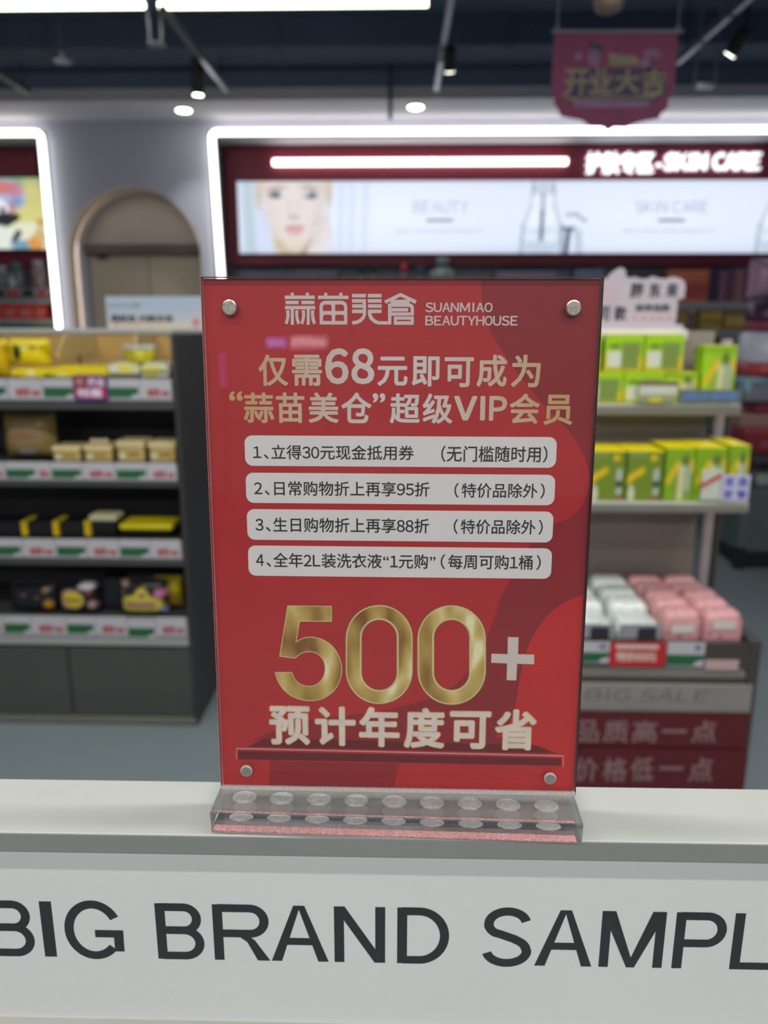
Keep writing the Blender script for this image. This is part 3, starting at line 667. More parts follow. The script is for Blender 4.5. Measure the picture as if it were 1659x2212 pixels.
# big yellow tub bag and others on the top shelf
z = zs[0]
pouch('yellow_bag', 'large yellow bag of cotton pads with a black figure on the top left shelf', 'bag', 28, 113, 735, 800, YU+.12, .10, YEL,
      lambda P: (P.ell(.3, .5, .12, .3, (40, 44, 20), .5), P.ell(.72, .3, .05, .1, (120, 100, 20), .6), P.ell(.5, .28, .08, .1, (240, 240, 150), .6), P.rect(0, 0, 1, .12, (244, 226, 60), .1)), 'yellow bags on the top shelf', seed=2, floor_z=z+.045)
pouch('yellow_bag', 'yellow bag of cotton pads cut by the left picture edge on the top shelf', 'bag', -56, 24, 736, 815, YU+.10, .10, (214, 180, 24),
      lambda P: (P.ell(.7, .3, .06, .12, (120, 90, 30), .6), P.rect(0, 0, 1, .12, (244, 226, 60), .1)), 'yellow bags on the top shelf', seed=5, floor_z=z)
def flatpack(name, label, cat, xa, xb, yt, yb, Y, depth, fill, draw, group=None, floor_z=None, taper=.012, top=None):
    A, B = at(xa, yb, Y), at(xb, yb, Y); z0 = A.z if floor_z is None else floor_z; z1 = max(z0+.01, at((xa+xb)/2, yt, Y).z)
    t = thing(name, label, cat, ((A.x+B.x)/2, Y+depth/2, z0), 0, group)
    # soft sided block: rounded lathe-like loaf
    xs = np.linspace(A.x, B.x, 15); prof = []
    g = G(); v = []; f = []; n = 12
    for i, x in enumerate(xs):
        u = 2*i/14-1; k = (1-abs(u)**5)**.4*.85+.15
        for j in range(n):
            a_ = 2*math.pi*j/n; cs, sn = math.cos(a_), math.sin(a_)
            yy = Y+depth/2-math.copysign(abs(cs)**.5, cs)*depth/2*(k*.3+.7); zz = z0+(z1-z0)*(.5+math.copysign(abs(sn)**.55, sn)*.5*k)
            if zz < z0+.0005: zz = z0+.0005
            v.append((x, yy, zz))
    for i in range(14):
        for j in range(n): f.append((i*n+j, i*n+(j+1) % n, (i+1)*n+(j+1) % n, (i+1)*n+j)[::-1])
    f.append(tuple(range(n))); f.append(tuple(14*n+j for j in range(n-1, -1, -1)))
    g.add(v, f); o = g.obj('wrapper', mat('wrap_%d_%d_%d' % fill, fill, .3, noise=.08, scale=30), t, smooth=True)
    if draw: face_pic(A.x+.006, B.x-.006, z0+.003+(z1-z0)*.12, z1-(z1-z0)*.16, Y-.0015, t, fill, draw)
    return t
flatpack('flat_pack', 'flat yellow pack lying under the large yellow bag', 'pack', 22, 100, 795, 816, YU+.03, .12, YEL, lambda P: (P.rect(.5, .1, .7, 1, (236, 232, 170), .1), P.rect(0, .8, .3, 1, (60, 60, 30), .1)), 'flat yellow packs', z)
flatpack('flat_pack', 'flat yellow pack lying at the middle of the top shelf behind the promotion card', 'pack', 101, 236, 790, 816, YU+.03, .13, YEL, lambda P: (P.rect(0, .7, .1, 1, (90, 110, 30), .1), P.rect(.18, .72, .3, 1, (236, 232, 190), .1)), 'flat yellow packs', z)
wy = lambda P: (P.rect(0, 0, .3, .5, (214, 222, 220), .15), P.rect(.3, 0, .8, .6, (226, 210, 50), .2), P.rect(0, .75, 1, 1, (80, 86, 60), .1))
flatpack('white_pack', 'yellow and white pack lying left under the small upright tub on the top shelf', 'pack', 234, 303, 782, 818, YU+.03, .1, (206, 210, 170), wy, 'yellow and white packs', z)
flatpack('white_pack', 'yellow and white pack lying at the right end of the top shelf', 'pack', 304, 368, 782, 818, YU+.03, .1, (206, 212, 190), lambda P: (P.rect(0, .1, .8, .45, (228, 214, 50), .2), P.rect(0, .5, 1, .75, (86, 96, 70), .1), P.rect(.1, .7, .6, 1, (200, 180, 40), .1)), 'yellow and white packs', z)
A = at(305, 783, YU+.08); t = thing('tub', 'small yellow and white tub stacked on the two packs', 'tub', (A.x, A.y, A.z))
hh = at(305, 745, YU+.08).z-A.z
G().lathe([(.042, 0), (.046, .004), (.056, hh-.012)], (A.x, A.y, A.z), 24).obj('tub_body', mat('tub_yellow', (214, 200, 40), .3, noise=.25, scale=14), t, smooth=True)
G().lathe([(.058, hh-.014), (.059, hh-.002), (.054, hh)], (A.x, A.y, A.z), 24).obj('lid', mat('tub_lid', (214, 222, 210), .3), t)
# second shelf
z = zs[1]
pouch('olive_bag', 'big round olive gold bag in the dark second shelf at left', 'bag', 18, 128, 890, 990, YU+.16, .11, (150, 130, 78), lambda P: (P.ell(.5, .45, .34, .3, (158, 132, 96), .5), P.ell(.5, .5, .28, .06, (150, 80, 60), .6, .6), P.ell(.5, .86, .2, .05, (180, 178, 180), .3)), None, seed=9, floor_z=z, puff=.6)
def tin(label, xa, xb, yt, yb, Y, open_top=False):
    A, B = at(xa, yb, Y), at(xb, yb, Y); h = at((xa+xb)/2, yt, Y).z-z; wx = B.x-A.x; cx = (A.x+B.x)/2
    t = thing('gold_box', label, 'box', (cx, Y+.05, z), 0, 'gold boxes on the second shelf')
    mg = mat('box_gold', (196, 172, 104), .35, noise=.08, scale=20); ml = mat('box_gold_lid', (226, 206, 150), .3)
    G().box((A.x+.004, B.x-.004), (Y+.002, Y+.098), (z+.0005, z+h*.66), .004).obj('box_body', mg, t)
    G().box((A.x, B.x), (Y-.002, Y+.102), (z+h*.66, z+h), .004).obj('lid', ml, t)
    G().flat([rect(A.x+wx*.1, z+h*.12, A.x+wx*.3, z+h*.4)], Y-.0005+.001).obj('printed_label', mat('pale_label', (214, 206, 180), .5), t)
    G().flat([rect(A.x+wx*.4, z+h*.3, A.x+wx*.8, z+h*.42)], Y+.0005).obj('printed_line', mat('brown_print', (130, 92, 50), .5), t)
    if open_top:
        for k in range(3):
            G().lathe([(.002, 0), (.012, .004), (.013, .012), (.004, .02)], (A.x+wx*(.25+.22*k), Y+.03, z+h), 12).obj('cream_pod', mat('pod_cream', (222, 210, 170), .4), t, smooth=True)
tin('low gold box beside the olive bag on the second shelf', 114, 175, 964, 992, YU+.05)
tin('gold box with three cream pods on its lid on the second shelf', 182, 243, 962, 992, YU+.05, True)
tin('gold box third from the left on the second shelf', 253, 314, 952, 994, YU+.05)
tin('gold box at the right end of the second shelf', 322, 381, 954, 995, YU+.05)
# third shelf
z = zs[2]; m_blk = mat('carton_black', (26, 25, 28), .35); m_yedge = mat('carton_yellow_edge', (206, 176, 24), .4, noise=.15, scale=40)
for k, (xa, xb, lab) in enumerate(((-20, 60, 'black carton with yellow side at the left picture edge, third shelf'), (64, 128, 'black carton with yellow side, middle one of three on the third shelf'), (134, 196, 'black carton with yellow side, third one before the cream topped box'))):
    Y = YU+.05; A, B = at(xa, 1160, Y), at(xb, 1160, Y); h = at(xa, 1127, Y).z-z
    t = thing('black_carton', lab, 'carton', ((A.x+B.x)/2, Y+.04, z), 0, 'black cartons on the third shelf')
    G().box((A.x, B.x-.022), (Y, Y+.09), (z+.0005, z+h), .002).obj('carton_body', m_blk, t)
    G().box((B.x-.0215, B.x), (Y, Y+.09), (z+.0005, z+h+.002), .002).obj('yellow_side', m_yedge, t)
Y = YU+.07; A, B = at(198, 1160, Y), at(252, 1160, Y); h = at(220, 1113, Y).z-z
t = thing('cream_topped_box', 'black box with a pale cream open lid on the third shelf', 'box', ((A.x+B.x)/2, Y+.05, z))
G().box((A.x, B.x), (Y, Y+.08), (z+.0005, z+h-.022), .002).obj('box_body', m_blk, t)
G().box((A.x-.004, B.x+.004), (Y-.004, Y+.084), (z+h-.022, z+h), .006).obj('lid', mat('lid_cream', (206, 202, 160), .4), t)
flatpack('yellow_slab_pack', 'wide flat yellow and black pack on the third shelf', 'pack', 256, 376, 1134, 1168, YU+.06, .14, (40, 38, 28), None, None, z)
A, B = at(258, 1150, YU+.055), at(372, 1150, YU+.055); z1 = at(300, 1136, YU+.055).z
G().box((A.x, B.x), (YU+.054, YU+.19), (z1-.016, z1+.006), .006).obj('yellow_top', mat('slab_yellow', (222, 204, 20), .4), bpy.data.objects['yellow_slab_pack'])
# fourth shelf bags
z = zs[3]
pouch('black_snack_bag', 'black bag with small gold flecks, left on the bottom shelf', 'bag', 30, 134, 1258, 1330, YU+.08, .08, (28, 28, 34), lambda P: (P.ell(.85, .72, .08, .16, (190, 140, 30), .5), P.ell(.8, .2, .06, .08, (150, 120, 60), .6), P.ell(.35, .35, .05, .06, (120, 100, 50), .7), P.ell(.62, .45, .03, .05, (140, 110, 50), .7)), 'foil bags on the bottom shelf', seed=11, floor_z=z)
pouch('oval_label_bag', 'black foil bag with a yellow oval label on the bottom shelf', 'bag', 138, 222, 1254, 1330, YU+.07, .08, (22, 22, 28), lambda P: (P.ell(.33, .55, .33, .33, (190, 150, 130), .15), P.ell(.38, .54, .28, .27, (200, 180, 50), .15), P.rect(.16, .52, .6, .6, (110, 60, 40), .06), P.ell(.74, .12, .2, .1, (200, 190, 196), .5), P.ell(.8, .3, .06, .06, (180, 60, 50), .5), P.ell(.86, .72, .1, .12, (180, 140, 140), .4)), 'foil bags on the bottom shelf', seed=12, floor_z=z)
Y = YU+.09; A, B = at(224, 1330, Y), at(266, 1330, Y)
t = thing('dark_carton', 'plain dark carton between the two foil bags on the bottom shelf', 'carton', ((A.x+B.x)/2, Y, z))
G().box((A.x, B.x), (Y, Y+.08), (z+.0005, at(240, 1248, Y).z), .003).obj('carton_body', m_blk, t)
G().box((A.x+.006, B.x-.006), (Y-.001, Y), (z+.01, z+.05), .0004).obj('printed_panel', mat('dark_navy_print', (26, 28, 44), .4), t)
pouch('star_label_bag', 'yellow and black foil bag with purple lettering at the right end of the bottom shelf', 'bag', 268, 366, 1250, 1332, YU+.06, .08, (30, 30, 30),
      lambda P: (P.ell(.45, .7, .5, .3, (206, 184, 60), .12), P.ell(.5, .42, .15, .22, (206, 184, 60), .15), P.rect(.12, .6, .82, .78, (110, 60, 120), .08, .7), P.ell(.5, .42, .08, .07, (90, 70, 120), .3), P.ell(.1, .1, .1, .08, (170, 140, 120), .5), P.ell(.02, .35, .08, .08, (150, 150, 150), .5), P.ell(.92, .35, .14, .12, (200, 120, 170), .4), P.ell(.95, .9, .1, .12, (140, 150, 190), .4)), 'foil bags on the bottom shelf', seed=13, floor_z=z)
pouch('yellow_corner_bag', 'bright yellow bag leaning behind the star label bag at the shelf end', 'bag', 340, 398, 1246, 1332, YU+.13, .06, (206, 190, 20), lambda P: P.rect(0, .45, 1, 1, (150, 120, 30), .2), None, seed=14, floor_z=z)

# ---- pale blue poster standing on the left unit
YP = YU+DU+.005
def pp(x, y): q = at(x, y, YP); return q.x, q.z
x0, z1 = pp(227, 640); x1 = xr_out-.004; z0 = ztop+.0045
t = thing('counter_card', 'pale blue upright card with dark lettering on top of the left shelf unit', 'display card', ((x0+x1)/2, YP, z0))
x1b = at(447, 640, YP).x+.06
P = Pic(0, 0, 1, 1, 40, 20, (176, 192, 212)); P.rect(0, .6, 1, 1.1, (206, 206, 206), .5).rect(.0, .82, .75, 1.1, (212, 206, 190), .2)
P.ell(.09, .88, .03, .06, (214, 150, 120), .4).ell(.27, .88, .03, .06, (220, 170, 110), .4).ell(.46, .88, .03, .06, (222, 190, 120), .4).ell(.18, .9, .03, .05, (190, 190, 160), .4).ell(.36, .9, .03, .05, (190, 190, 160), .4)
P.ell(.77, .8, .03, .18, (200, 140, 136), .3).ell(.77, .62, .012, .06, (220, 200, 190), .3).ell(.88, .8, .045, .28, (208, 206, 160), .3).ell(.875, .45, .015, .1, (210, 190, 170), .4).ell(.925, .7, .02, .2, (130, 150, 60), .4)
G().box((x0, x1b), (YP+.0006, YP+.006), (z0, z1), .001).obj('card_board', mat('card_edge', (190, 190, 190), .5), t)
P.build('printed_face', V_print, lambda x, y: (x0+x*(x1b-x0), YP, z1-y*(z1-z0)), t)
def ptext(s, xa, xb, ya, yb, m, bold):
    a0, b1 = pp(xa, yb); a1, b2 = pp(xb, ya); g = G(); text_geo(g, s, (a0, b1, a1, b2), lambda u, v, c: (u, YP-.0008, v), bold); g.obj('lettering', m, t)
m_dk = mat('poster_dark_ink', (66, 72, 80), .6); m_gy = mat('poster_grey_ink', (112, 124, 138), .6)
ptext('满就送 内购沐浴', 239, 374, 680, 696, m_dk, .04); ptext('BIOLOGICAL 面膜', 236, 302, 655, 664, m_gy, 0)
G().box((x0+.02, x1b-.02), (YP+.006, YP+.05), (z0, z0+.012), .002).obj('foot', M_strip, t)

# ================================================================== WALL SHELVES IN THE SKIN CARE NICHE
YS = 6.35
ns = thing('wall_shelving', 'grey wall shelving under the skin care lightbox', 'shelving', (1.8, YS, 0))
ntop = at(900, 573, 6.7).z
G().box((fx0, 4.6), (6.66, 6.745), (0.1, ntop), .004).obj('back_panel', mat('silver_panel', (150, 150, 162), .5), ns)
shelf_y = [652, 712, 790, 872]
sz = [at(1560, y, YS).z for y in shelf_y]
for q in sz+[.95, .65, .3]:
    G().box((fx0+.02, 4.5), (YS, 6.66), (q-.035, q), .003).obj('shelf_board', M_shelfedge, ns)
    G().box((fx0+.02, 4.5), (YS-.01, YS), (q-.06, q-.002), .002).obj('shelf_lip', M_strip, ns)
def wbox(label, xa, xb, yt, zfloor, Y, col, depth=.14, stripe=None, group='boxes on the wall shelves', name='product_box', cat='box'):
    A = at(xa, 640, Y); B = at(xb, 640, Y); z1 = max(zfloor+.03, at((xa+xb)/2, yt, Y).z)
    t = thing(name, label, cat, ((A.x+B.x)/2, Y+depth/2, zfloor), 0, group)
    G().box((A.x, B.x), (Y, Y+depth), (zfloor+.0005, z1), .004).obj('box_body', mat('wb_%d_%d_%d' % col, col, .5, noise=.1, scale=10), t)
    if stripe: G().box((A.x+.01, B.x-.01), (Y-.002, Y-.0005), (zfloor+.03, zfloor+(z1-zfloor)*.6), .0005).obj('label_panel', mat('wb_%d_%d_%d' % stripe, stripe, .5), t)
wbox('orange and red box on the top wall shelf right of the white cutout sign', 1440, 1529, 583, sz[0], 6.38, (206, 110, 84), .2, (170, 70, 70))
wbox('navy box right of the orange box on the top wall shelf', 1533, 1549, 582, sz[0], 6.38, (50, 46, 84), .2)
wbox('purple pink box on the top wall shelf beside the navy box', 1552, 1566, 586, sz[0], 6.38, (140, 92, 122), .2)
wbox('plum box on the top wall shelf, middle of the small ones', 1568, 1582, 584, sz[0], 6.38, (112, 60, 92), .2)
wbox('mauve brown box on the top wall shelf next to the plum box', 1584, 1606, 582, sz[0], 6.38, (146, 104, 112), .2)
wbox('dark plum box on the top wall shelf before the purple bag', 1608, 1624, 584, sz[0], 6.38, (116, 56, 88), .2)
wbox('dark low box behind the white cutout sign on the top wall shelf', 1350, 1436, 592, sz[0], 6.42, (48, 44, 66), .2)
wbox('steel blue box over the upper right corner of the red sign', 1240, 1300, 582, sz[0], 6.4, (120, 132, 160), .15)
wbox('pale lilac box with plum panel over the red sign', 1070, 1200, 586, sz[0], 6.4, (130, 126, 146), .15, (116, 106, 128))
wbox('slate box left of centre over the red sign', 640, 730, 583, sz[0], 6.4, (104, 104, 120), .15)
wbox('grey blue box standing over the left half of the red sign', 520, 640, 585, sz[0], 6.4, (92, 94, 112), .15)
def wbottle(label, x, yt, Y, r, body, cap, zfloor, group='bottles on the wall shelves'):
    A = at(x, 640, Y); z1 = at(x, yt, Y).z; h = max(.06, z1-zfloor)
    t = thing('bottle', label, 'bottle', (A.x, A.y, zfloor), 0, group)
    G().lathe([(r*.9, .0005), (r, .01), (r, h*.68), (r*.5, h*.76)], (A.x, A.y, zfloor), 18).obj('bottle_body', mat('bt_%d_%d_%d' % body, body, .3), t, smooth=True)
    G().lathe([(r*.45, h*.74), (r*.5, h*.98), (r*.4, h)], (A.x, A.y, zfloor), 14).obj('cap', mat('bt_%d_%d_%d' % cap, cap, .3), t, smooth=True)
wbottle('grey bottle with dark cap just above the top edge of the red sign', 779, 574, 6.42, .045, (84, 108, 92), (40, 44, 60), sz[0])
wbottle('grey bottle with a dark cap beside the first one above the red sign', 806, 574, 6.42, .045, (96, 108, 104), (36, 40, 56), sz[0])
wbottle('bottle with a bright red cap above the middle of the red sign', 872, 570, 6.42, .045, (96, 84, 104), (214, 62, 84), sz[0])
wbottle('dusty green round bottle above the middle of the red sign', 955, 556, 6.38, .105, (90, 112, 108), (104, 122, 118), sz[0])
wbottle('slate bottle between the red capped and the green one', 908, 575, 6.42, .05, (70, 76, 92), (80, 84, 104), sz[0])
# lower rows
z = sz[1]
wbox('yellow brown box right of the cutout sign on the second wall shelf', 1466, 1510, 668, z, 6.39, (180, 150, 92), .16)
wbox('gold box on the second wall shelf, wide one in the middle', 1518, 1566, 670, z, 6.39, (206, 178, 84), .16, (176, 148, 70))
wbox('brown gold box on the second wall shelf left of the plum bottle', 1570, 1622, 664, z, 6.39, (164, 128, 84), .16, (206, 182, 100))
wbottle('small bottle with white cap before the gold box on the second wall shelf', 1497, 666, 6.37, .028, (110, 84, 100), (224, 220, 224), z)
z = sz[2]
wbox('dark grey box on the third wall shelf behind the tall green carton', 1478, 1560, 735, z, 6.4, (84, 82, 88), .14)
wbox('brown box on the third wall shelf beside the white canister', 1576, 1600, 735, z, 6.4, (110, 90, 84), .14)
z = sz[3]
wbox('charcoal box on the fourth wall shelf under the brown one', 1570, 1602, 805, z, 6.4, (58, 58, 70), .14)

# ================================================================== FAR RIGHT CABINET AND ITS STOCK
YC = 4.75
cb = thing('island_cabinet', 'dark grey display cabinet at the right picture edge behind the green cartons', 'cabinet', (at(1700, 1200, YC).x, YC+.3, 0))
c0 = at(1603, 1100, YC).x; c1 = c0+1.3; cz = at(1640, 1055, YC).z
mc = mat('cabinet_slate', (78, 88, 92), .5)
G().box((c0, c1), (YC, YC+.7), (.10, cz), .03).obj('cabinet_body', mc, cb)
G().box((c0+.03, c1), (YC+.02, YC+.68), (.0, .10), .004).obj('plinth', M_black, cb)
G().box((c0-.01, c0+.05), (YC-.015, YC+.05), (.0, .14), .004).obj('foot', M_black, cb)
zt2 = at(1640, 982, YC).z
for (xx, yy) in ((c0+.02, YC+.04), (c0+.02, YC+.62), (c1-.05, YC+.04), (c1-.05, YC+.62)):
    G().box((xx, xx+.03), (yy, yy+.03), (cz, zt2-.02), .003).obj('post', M_unitd, cb)
G().box((c0-.02, c1), (YC-.02, YC+.7), (zt2-.03, zt2), .004).obj('top_tray', M_unitd, cb)
t = thing('metal_tray', 'low grey tray of wrapped goods inside the cabinet at the right edge', 'tray', (c0+.4, YC+.3, cz))
G().box((c0+.1, c0+.9), (YC+.05, YC+.5), (cz+.0005, cz+.08), .02).obj('tray_body', mat('tray_grey', (140, 146, 146), .35), t)
G().lathe([(.08, 0), (.1, .03), (.06, .05)], (c0+.3, YC+.2, cz+.08), 16).obj('bundle', mat('bundle_grey', (110, 116, 118), .4), t)
def cbox(label, xa, xb, yt, yb, Y, col, depth, name='gift_box', lidcol=None, z0=None, patch=None):
    A = at(xa, yb, Y); B = at(xb, yb, Y); z0 = A.z if z0 is None else z0; z1 = at((xa+xb)/2, yt, Y).z
    t = thing(name, label, 'box', ((A.x+B.x)/2, Y+depth/2, z0))
    k = .75
    G().box((A.x, B.x), (Y, Y+depth), (z0+.0005, z0+(z1-z0)*k), .005).obj('box_body', mat('cb_%d_%d_%d' % col, col, .5), t)
    lc = lidcol or col
    G().box((A.x-.004, B.x+.004), (Y-.004, Y+depth+.004), (z0+(z1-z0)*k, z1), .006).obj('lid', mat('cb_%d_%d_%d' % lc, lc, .4), t)
    if patch: G().box((A.x+(B.x-A.x)*.3, A.x+(B.x-A.x)*.6), (Y-.006, Y-.004+.003), (z0+(z1-z0)*.2, z0+(z1-z0)*.5), .0005).obj('label_patch', mat('cb_%d_%d_%d' % patch, patch, .5), t)
    return z1
cbox('teal carton with a mint lid at the left end of the right edge cabinet', 1563, 1602, 908, 952, 5.2, (44, 120, 120), .2, 'teal_box', (110, 190, 176), zt2)
zr = cbox('large dark red carton on the right edge cabinet', 1606, 1720, 925, 982, YC+.06, (126, 32, 44), .35, 'red_box', (160, 60, 70), zt2, (150, 70, 66))
zr2 = cbox('flat pink brown box lying on the dark red carton', 1600, 1720, 897, 925, YC+.1, (150, 116, 110), .3, 'pink_box', (176, 140, 134), zr)
cbox('small dark red box under the blue tray at the right edge', 1632, 1720, 868, 897, YC+.14, (120, 44, 60), .2, 'small_red_box', None, zr2)
zz = at(1640, 868, YC+.14).z
t = thing('blue_case', 'pale blue rimmed clear case at the right picture edge', 'case', (at(1660, 860, YC+.1).x, YC+.2, zz))
A, B = at(1602, 860, YC+.1), at(1730, 860, YC+.1); zt3 = at(1640, 815, YC+.1).z
G().box((A.x+.03, B.x), (YC+.1, YC+.3), (zz+.002, zt3-.03), .02).obj('case_body', mat('case_grey', (130, 134, 146), .3), t)
G().box((A.x, B.x), (YC+.09, YC+.31), (zt3-.03, zt3), .008).obj('blue_rim', mat('case_blue', (150, 196, 214), .3), t)
G().poly([(A.x+.0, zt3-.03), (A.x+.05, zt3-.03), (A.x+.04, zt3-.1), (A.x+.03, zt3-.1)][::-1], YC+.095, YC+.2).obj('corner', MATS['case_blue'], t)
def canister(label, x, yt, yb, Y, r, top, bot, split, name, z0=None):
    A = at(x, yb, Y); z0 = A.z if z0 is None else z0; h = at(x, yt, Y).z-z0
    t = thing(name, label, 'canister', (A.x, A.y, z0))
    G().lathe([(r*.85, .0005), (r, .02), (r, h*split)], (A.x, A.y, z0), 22).obj('lower_shell', mat('cn_%d_%d_%d' % bot, bot, .35), t, smooth=True)
    G().lathe([(r*1.0, h*split), (r*1.03, h*split+.02), (r*1.0, h*.93), (r*.85, h)], (A.x, A.y, z0), 22).obj('upper_shell', mat('cn_%d_%d_%d' % top, top, .3), t, smooth=True)
    G().lathe([(r*.3, h), (r*.28, h+.015)], (A.x, A.y, z0), 14).obj('knob', mat('cn_%d_%d_%d' % top, top, .3), t, smooth=True)
    return z0+h
zc = canister('white round canister with a red base at the right picture edge', 1652, 718, 812, YC+.2, .175, (206, 206, 218), (178, 66, 72), .33, 'white_canister', zt3)
canister('dark plum jar with a red round badge at the right picture edge', 1656, 655, 718, YC+.22, .13, (66, 40, 64), (150, 60, 82), .3, 'plum_jar', zc+.015)
A = at(1652, 652, YC+.35)
pouch('purple_bag', 'pale purple pink plush bag at the upper right picture edge', 'bag', 1612, 1705, 560, 646, YC+.22, .16, (170, 132, 158), lambda P: (P.ell(.45, .35, .1, .12, (206, 160, 180), .6), P.ell(.6, .6, .12, .1, (190, 110, 140), .6)), None, seed=21, puff=.6)

# ================================================================== RIGHT END-CAP UNIT WITH GREEN CARTONS
RX0, RX1 = .10, 1.034; RY = 2.10
ru = thing('endcap_unit', 'grey end display unit with green cartons, pink packs and red slogan panels', 'shelf unit', (.57, 2.4, 0))
zdk = at(1450, 1384, RY).z         # top of deck tray lip
m_rail = mat('endcap_dark', (66, 62, 60), .5); m_shelf = mat('endcap_shelf', (176, 176, 166), .4); m_und = mat('endcap_shelf_lip', (120, 118, 110), .45)
zd = zdk-.075
G().box((RX0, RX1-.0), (RY, 2.62), (.05, zd-.03), .004).obj('base_cabinet', m_rail, ru)
G().box((RX0, RX1), (RY+.02, 2.60), (.0, .05), .002).obj('plinth', M_black, ru)
G().box((RX0, RX1), (RY+.01, 2.60), (zd-.03, zd-.002), .003).obj('deck', m_shelf, ru)
G().box((RX1-.03, RX1+.004), (RY-.006, 2.60), (.05, zdk+.004), .003).obj('side_rail', m_rail, ru)
G().box((RX0, RX1-.03), (RY-.004, RY+.004), (at(1400, 1442, RY).z, at(1400, 1386, RY).z), .0015).obj('deck_lip', m_rail, ru)
G().box((RX0, RX1-.03), (RY-.002, RY+.01), (at(1400, 1462, RY).z, at(1400, 1452, RY).z), .0015).obj('lower_lip', m_und, ru)
bkz = at(1400, 712, 2.56).z
G().box((RX0, 1.0), (2.57, 2.585), (zd, bkz-.005), .002).obj('back_board', mat('endcap_back', (146, 136, 126), .6), ru)
G().box((RX0-.01, at(1480, 705, 2.5).x), (2.47, 2.60), (bkz-.03, bkz), .003).obj('top_ledge', mat('endcap_top', (215, 212, 214), .5), ru)
px_ = at(1526, 1180, 2.55).x
G().box((px_-.016, px_+.016), (2.545, 2.57), (zd, bkz-.03), .002).obj('slotted_post', mat('post_light', (178, 166, 168), .4), ru)
G().box((px_+.018, px_+.034), (2.53, 2.585), (zd, at(1526, 880, 2.55).z), .002).obj('rear_post', m_rail, ru)
g = G()
for k in range(26): g.box((px_+.017, px_+.0185), (2.535, 2.542), (zd+.03+k*.03, zd+.042+k*.03))
o = g.obj('post_slots', M_black, ru); o['kind'] = 'stuff'
RS1, RS2 = 2.40, 2.27
z1s = at(1450, 873, RS1).z; z2s = at(1450, 1085, RS2).z
for (zt_, Y, yb_) in ((z1s, RS1-.0, 897), (z2s, RS2, 1107)):
    zb_ = at(1450, yb_, Y).z
    G().box((RX0, RX1), (Y, 2.57), (zt_-.018, zt_), .003).obj('shelf_board', m_shelf, ru)
    G().box((RX0, RX1), (Y-.004, Y+.006), (zb_, zt_-.006), .003).obj('shelf_lip', m_und, ru)
    for xx in (RX0+.05, px_-.01): G().poly([(xx, 0), (xx, 0)], 0, 0) if 0 else None
# slogan panels on the base
def rpanel(name, ya, yb, col, xr=1478+142):
    z1, z0 = at(1400, ya, RY-.01).z, at(1400, yb, RY-.01).z
    return G().box((RX0+.01, at(xr, (ya+yb)/2, RY-.01).x), (RY-.012, RY-.001), (z0, z1), .001).obj(name, mat('panel_%d_%d_%d' % col, col, .45), ru), z0, z1
rpanel('grey_panel', 1478, 1536, (138, 132, 130), 1623); rpanel('red_panel', 1539, 1612, (92, 22, 28), 1616); rpanel('red_panel', 1617, 1740, (92, 22, 28), 1610)
m_emb = mat('emboss_grey', (108, 98, 98), .5); m_slog = mat('slogan_pale', (140, 110, 112), .5)
def rtext(s, xa, xb, ya, yb, m, bold=.02, shear=0):
    Yt = RY-.0125; xm = (xa+xb)/2; a = at(xa, (ya+yb)/2, Yt); b = at(xb, (ya+yb)/2, Yt); z1, z0 = at(xm, ya, Yt).z, at(xm, yb, Yt).z
    g = G(); text_geo(g, s, (a.x, z0, b.x, z1), lambda u, v, c: (u+shear*(v-z0), Yt, v), bold); g.obj('lettering', m, ru)
rtext('BIG SALE', 1262, 1528, 1490, 1515, m_emb, .0, .25)
for s, xa, xb in (('品', 1244, 1294), ('质', 1303, 1358), ('高', 1366, 1420), ('一', 1430, 1484), ('点', 1494, 1548)): rtext(s, xa, xb, 1556 if s != '一' else 1576, 1604 if s != '一' else 1583, m_slog)
for s, xa, xb in (('价', 1240, 1292), ('格', 1302, 1355), ('低', 1362, 1412), ('一', 1424, 1476), ('点', 1488, 1540)): rtext(s, xa, xb, 1636 if s != '一' else 1656, 1688 if s != '一' else 1663, m_slog)
for s, xc in (('质', 1180), ('省', 1180)): pass
# tickets on the deck lip
def rticket(xa, xb, ya, yb, kind, Y=RY-.006):
    a, b = at(xa, (ya+yb)/2, Y), at(xb, (ya+yb)/2, Y); z1, z0 = at((xa+xb)/2, ya, Y).z, at((xa+xb)/2, yb, Y).z; wd, h = b.x-a.x, z1-z0
    tk = G().box((a.x, b.x), (Y, Y+.0018), (z0, z1), .0005).obj('price_ticket', M_ticket if kind != 'red' else mat('ticket_red_card', (186, 34, 40), .45), ru)
    if kind == 'green':
        G().flat([[(a.x, z0+h*.05), (a.x+wd*.7, z0+h*.05), (a.x+wd*.8, z0+h*.22), (a.x+wd, z0+h*.3), (a.x+wd, z0+h*.5), (a.x, z0+h*.5)]], Y-.0005).obj('green_print', M_green, tk)
        G().flat([rect(a.x+wd*.72, z0+h*.66, a.x+wd*.9, z0+h*.9)], Y-.0005).obj('grey_print', M_alu, tk)
    else:
        G().flat([rect(a.x+wd*.1, z0+h*.72, a.x+wd*.86, z0+h*.9)], Y-.0005).obj('pale_print', mat('ticket_pale', (214, 190, 180), .5), tk)
        g = G(); text_geo(g, '特价69元', (a.x+wd*.12, z0+h*.2, a.x+wd*.84, z0+h*.62), lambda u, v, c: (u, Y-.0005, v), .04); g.obj('white_lettering', MATS['ticket_pale'], tk)
        G().flat([rect(a.x+wd*.2, z0+h*.26, a.x+wd*.74, z0+h*.56)], Y-.0003).obj('rose_print', mat('ticket_rose', (190, 100, 92), .5), tk)
rticket(1236, 1317, 1386, 1432, 'green'); rticket(1317, 1438, 1387, 1440, 'red', RY-.010); rticket(1441, 1522, 1388, 1440, 'green')
rticket(1524, 1596, 1424, 1447, 'blank') if 0 else None
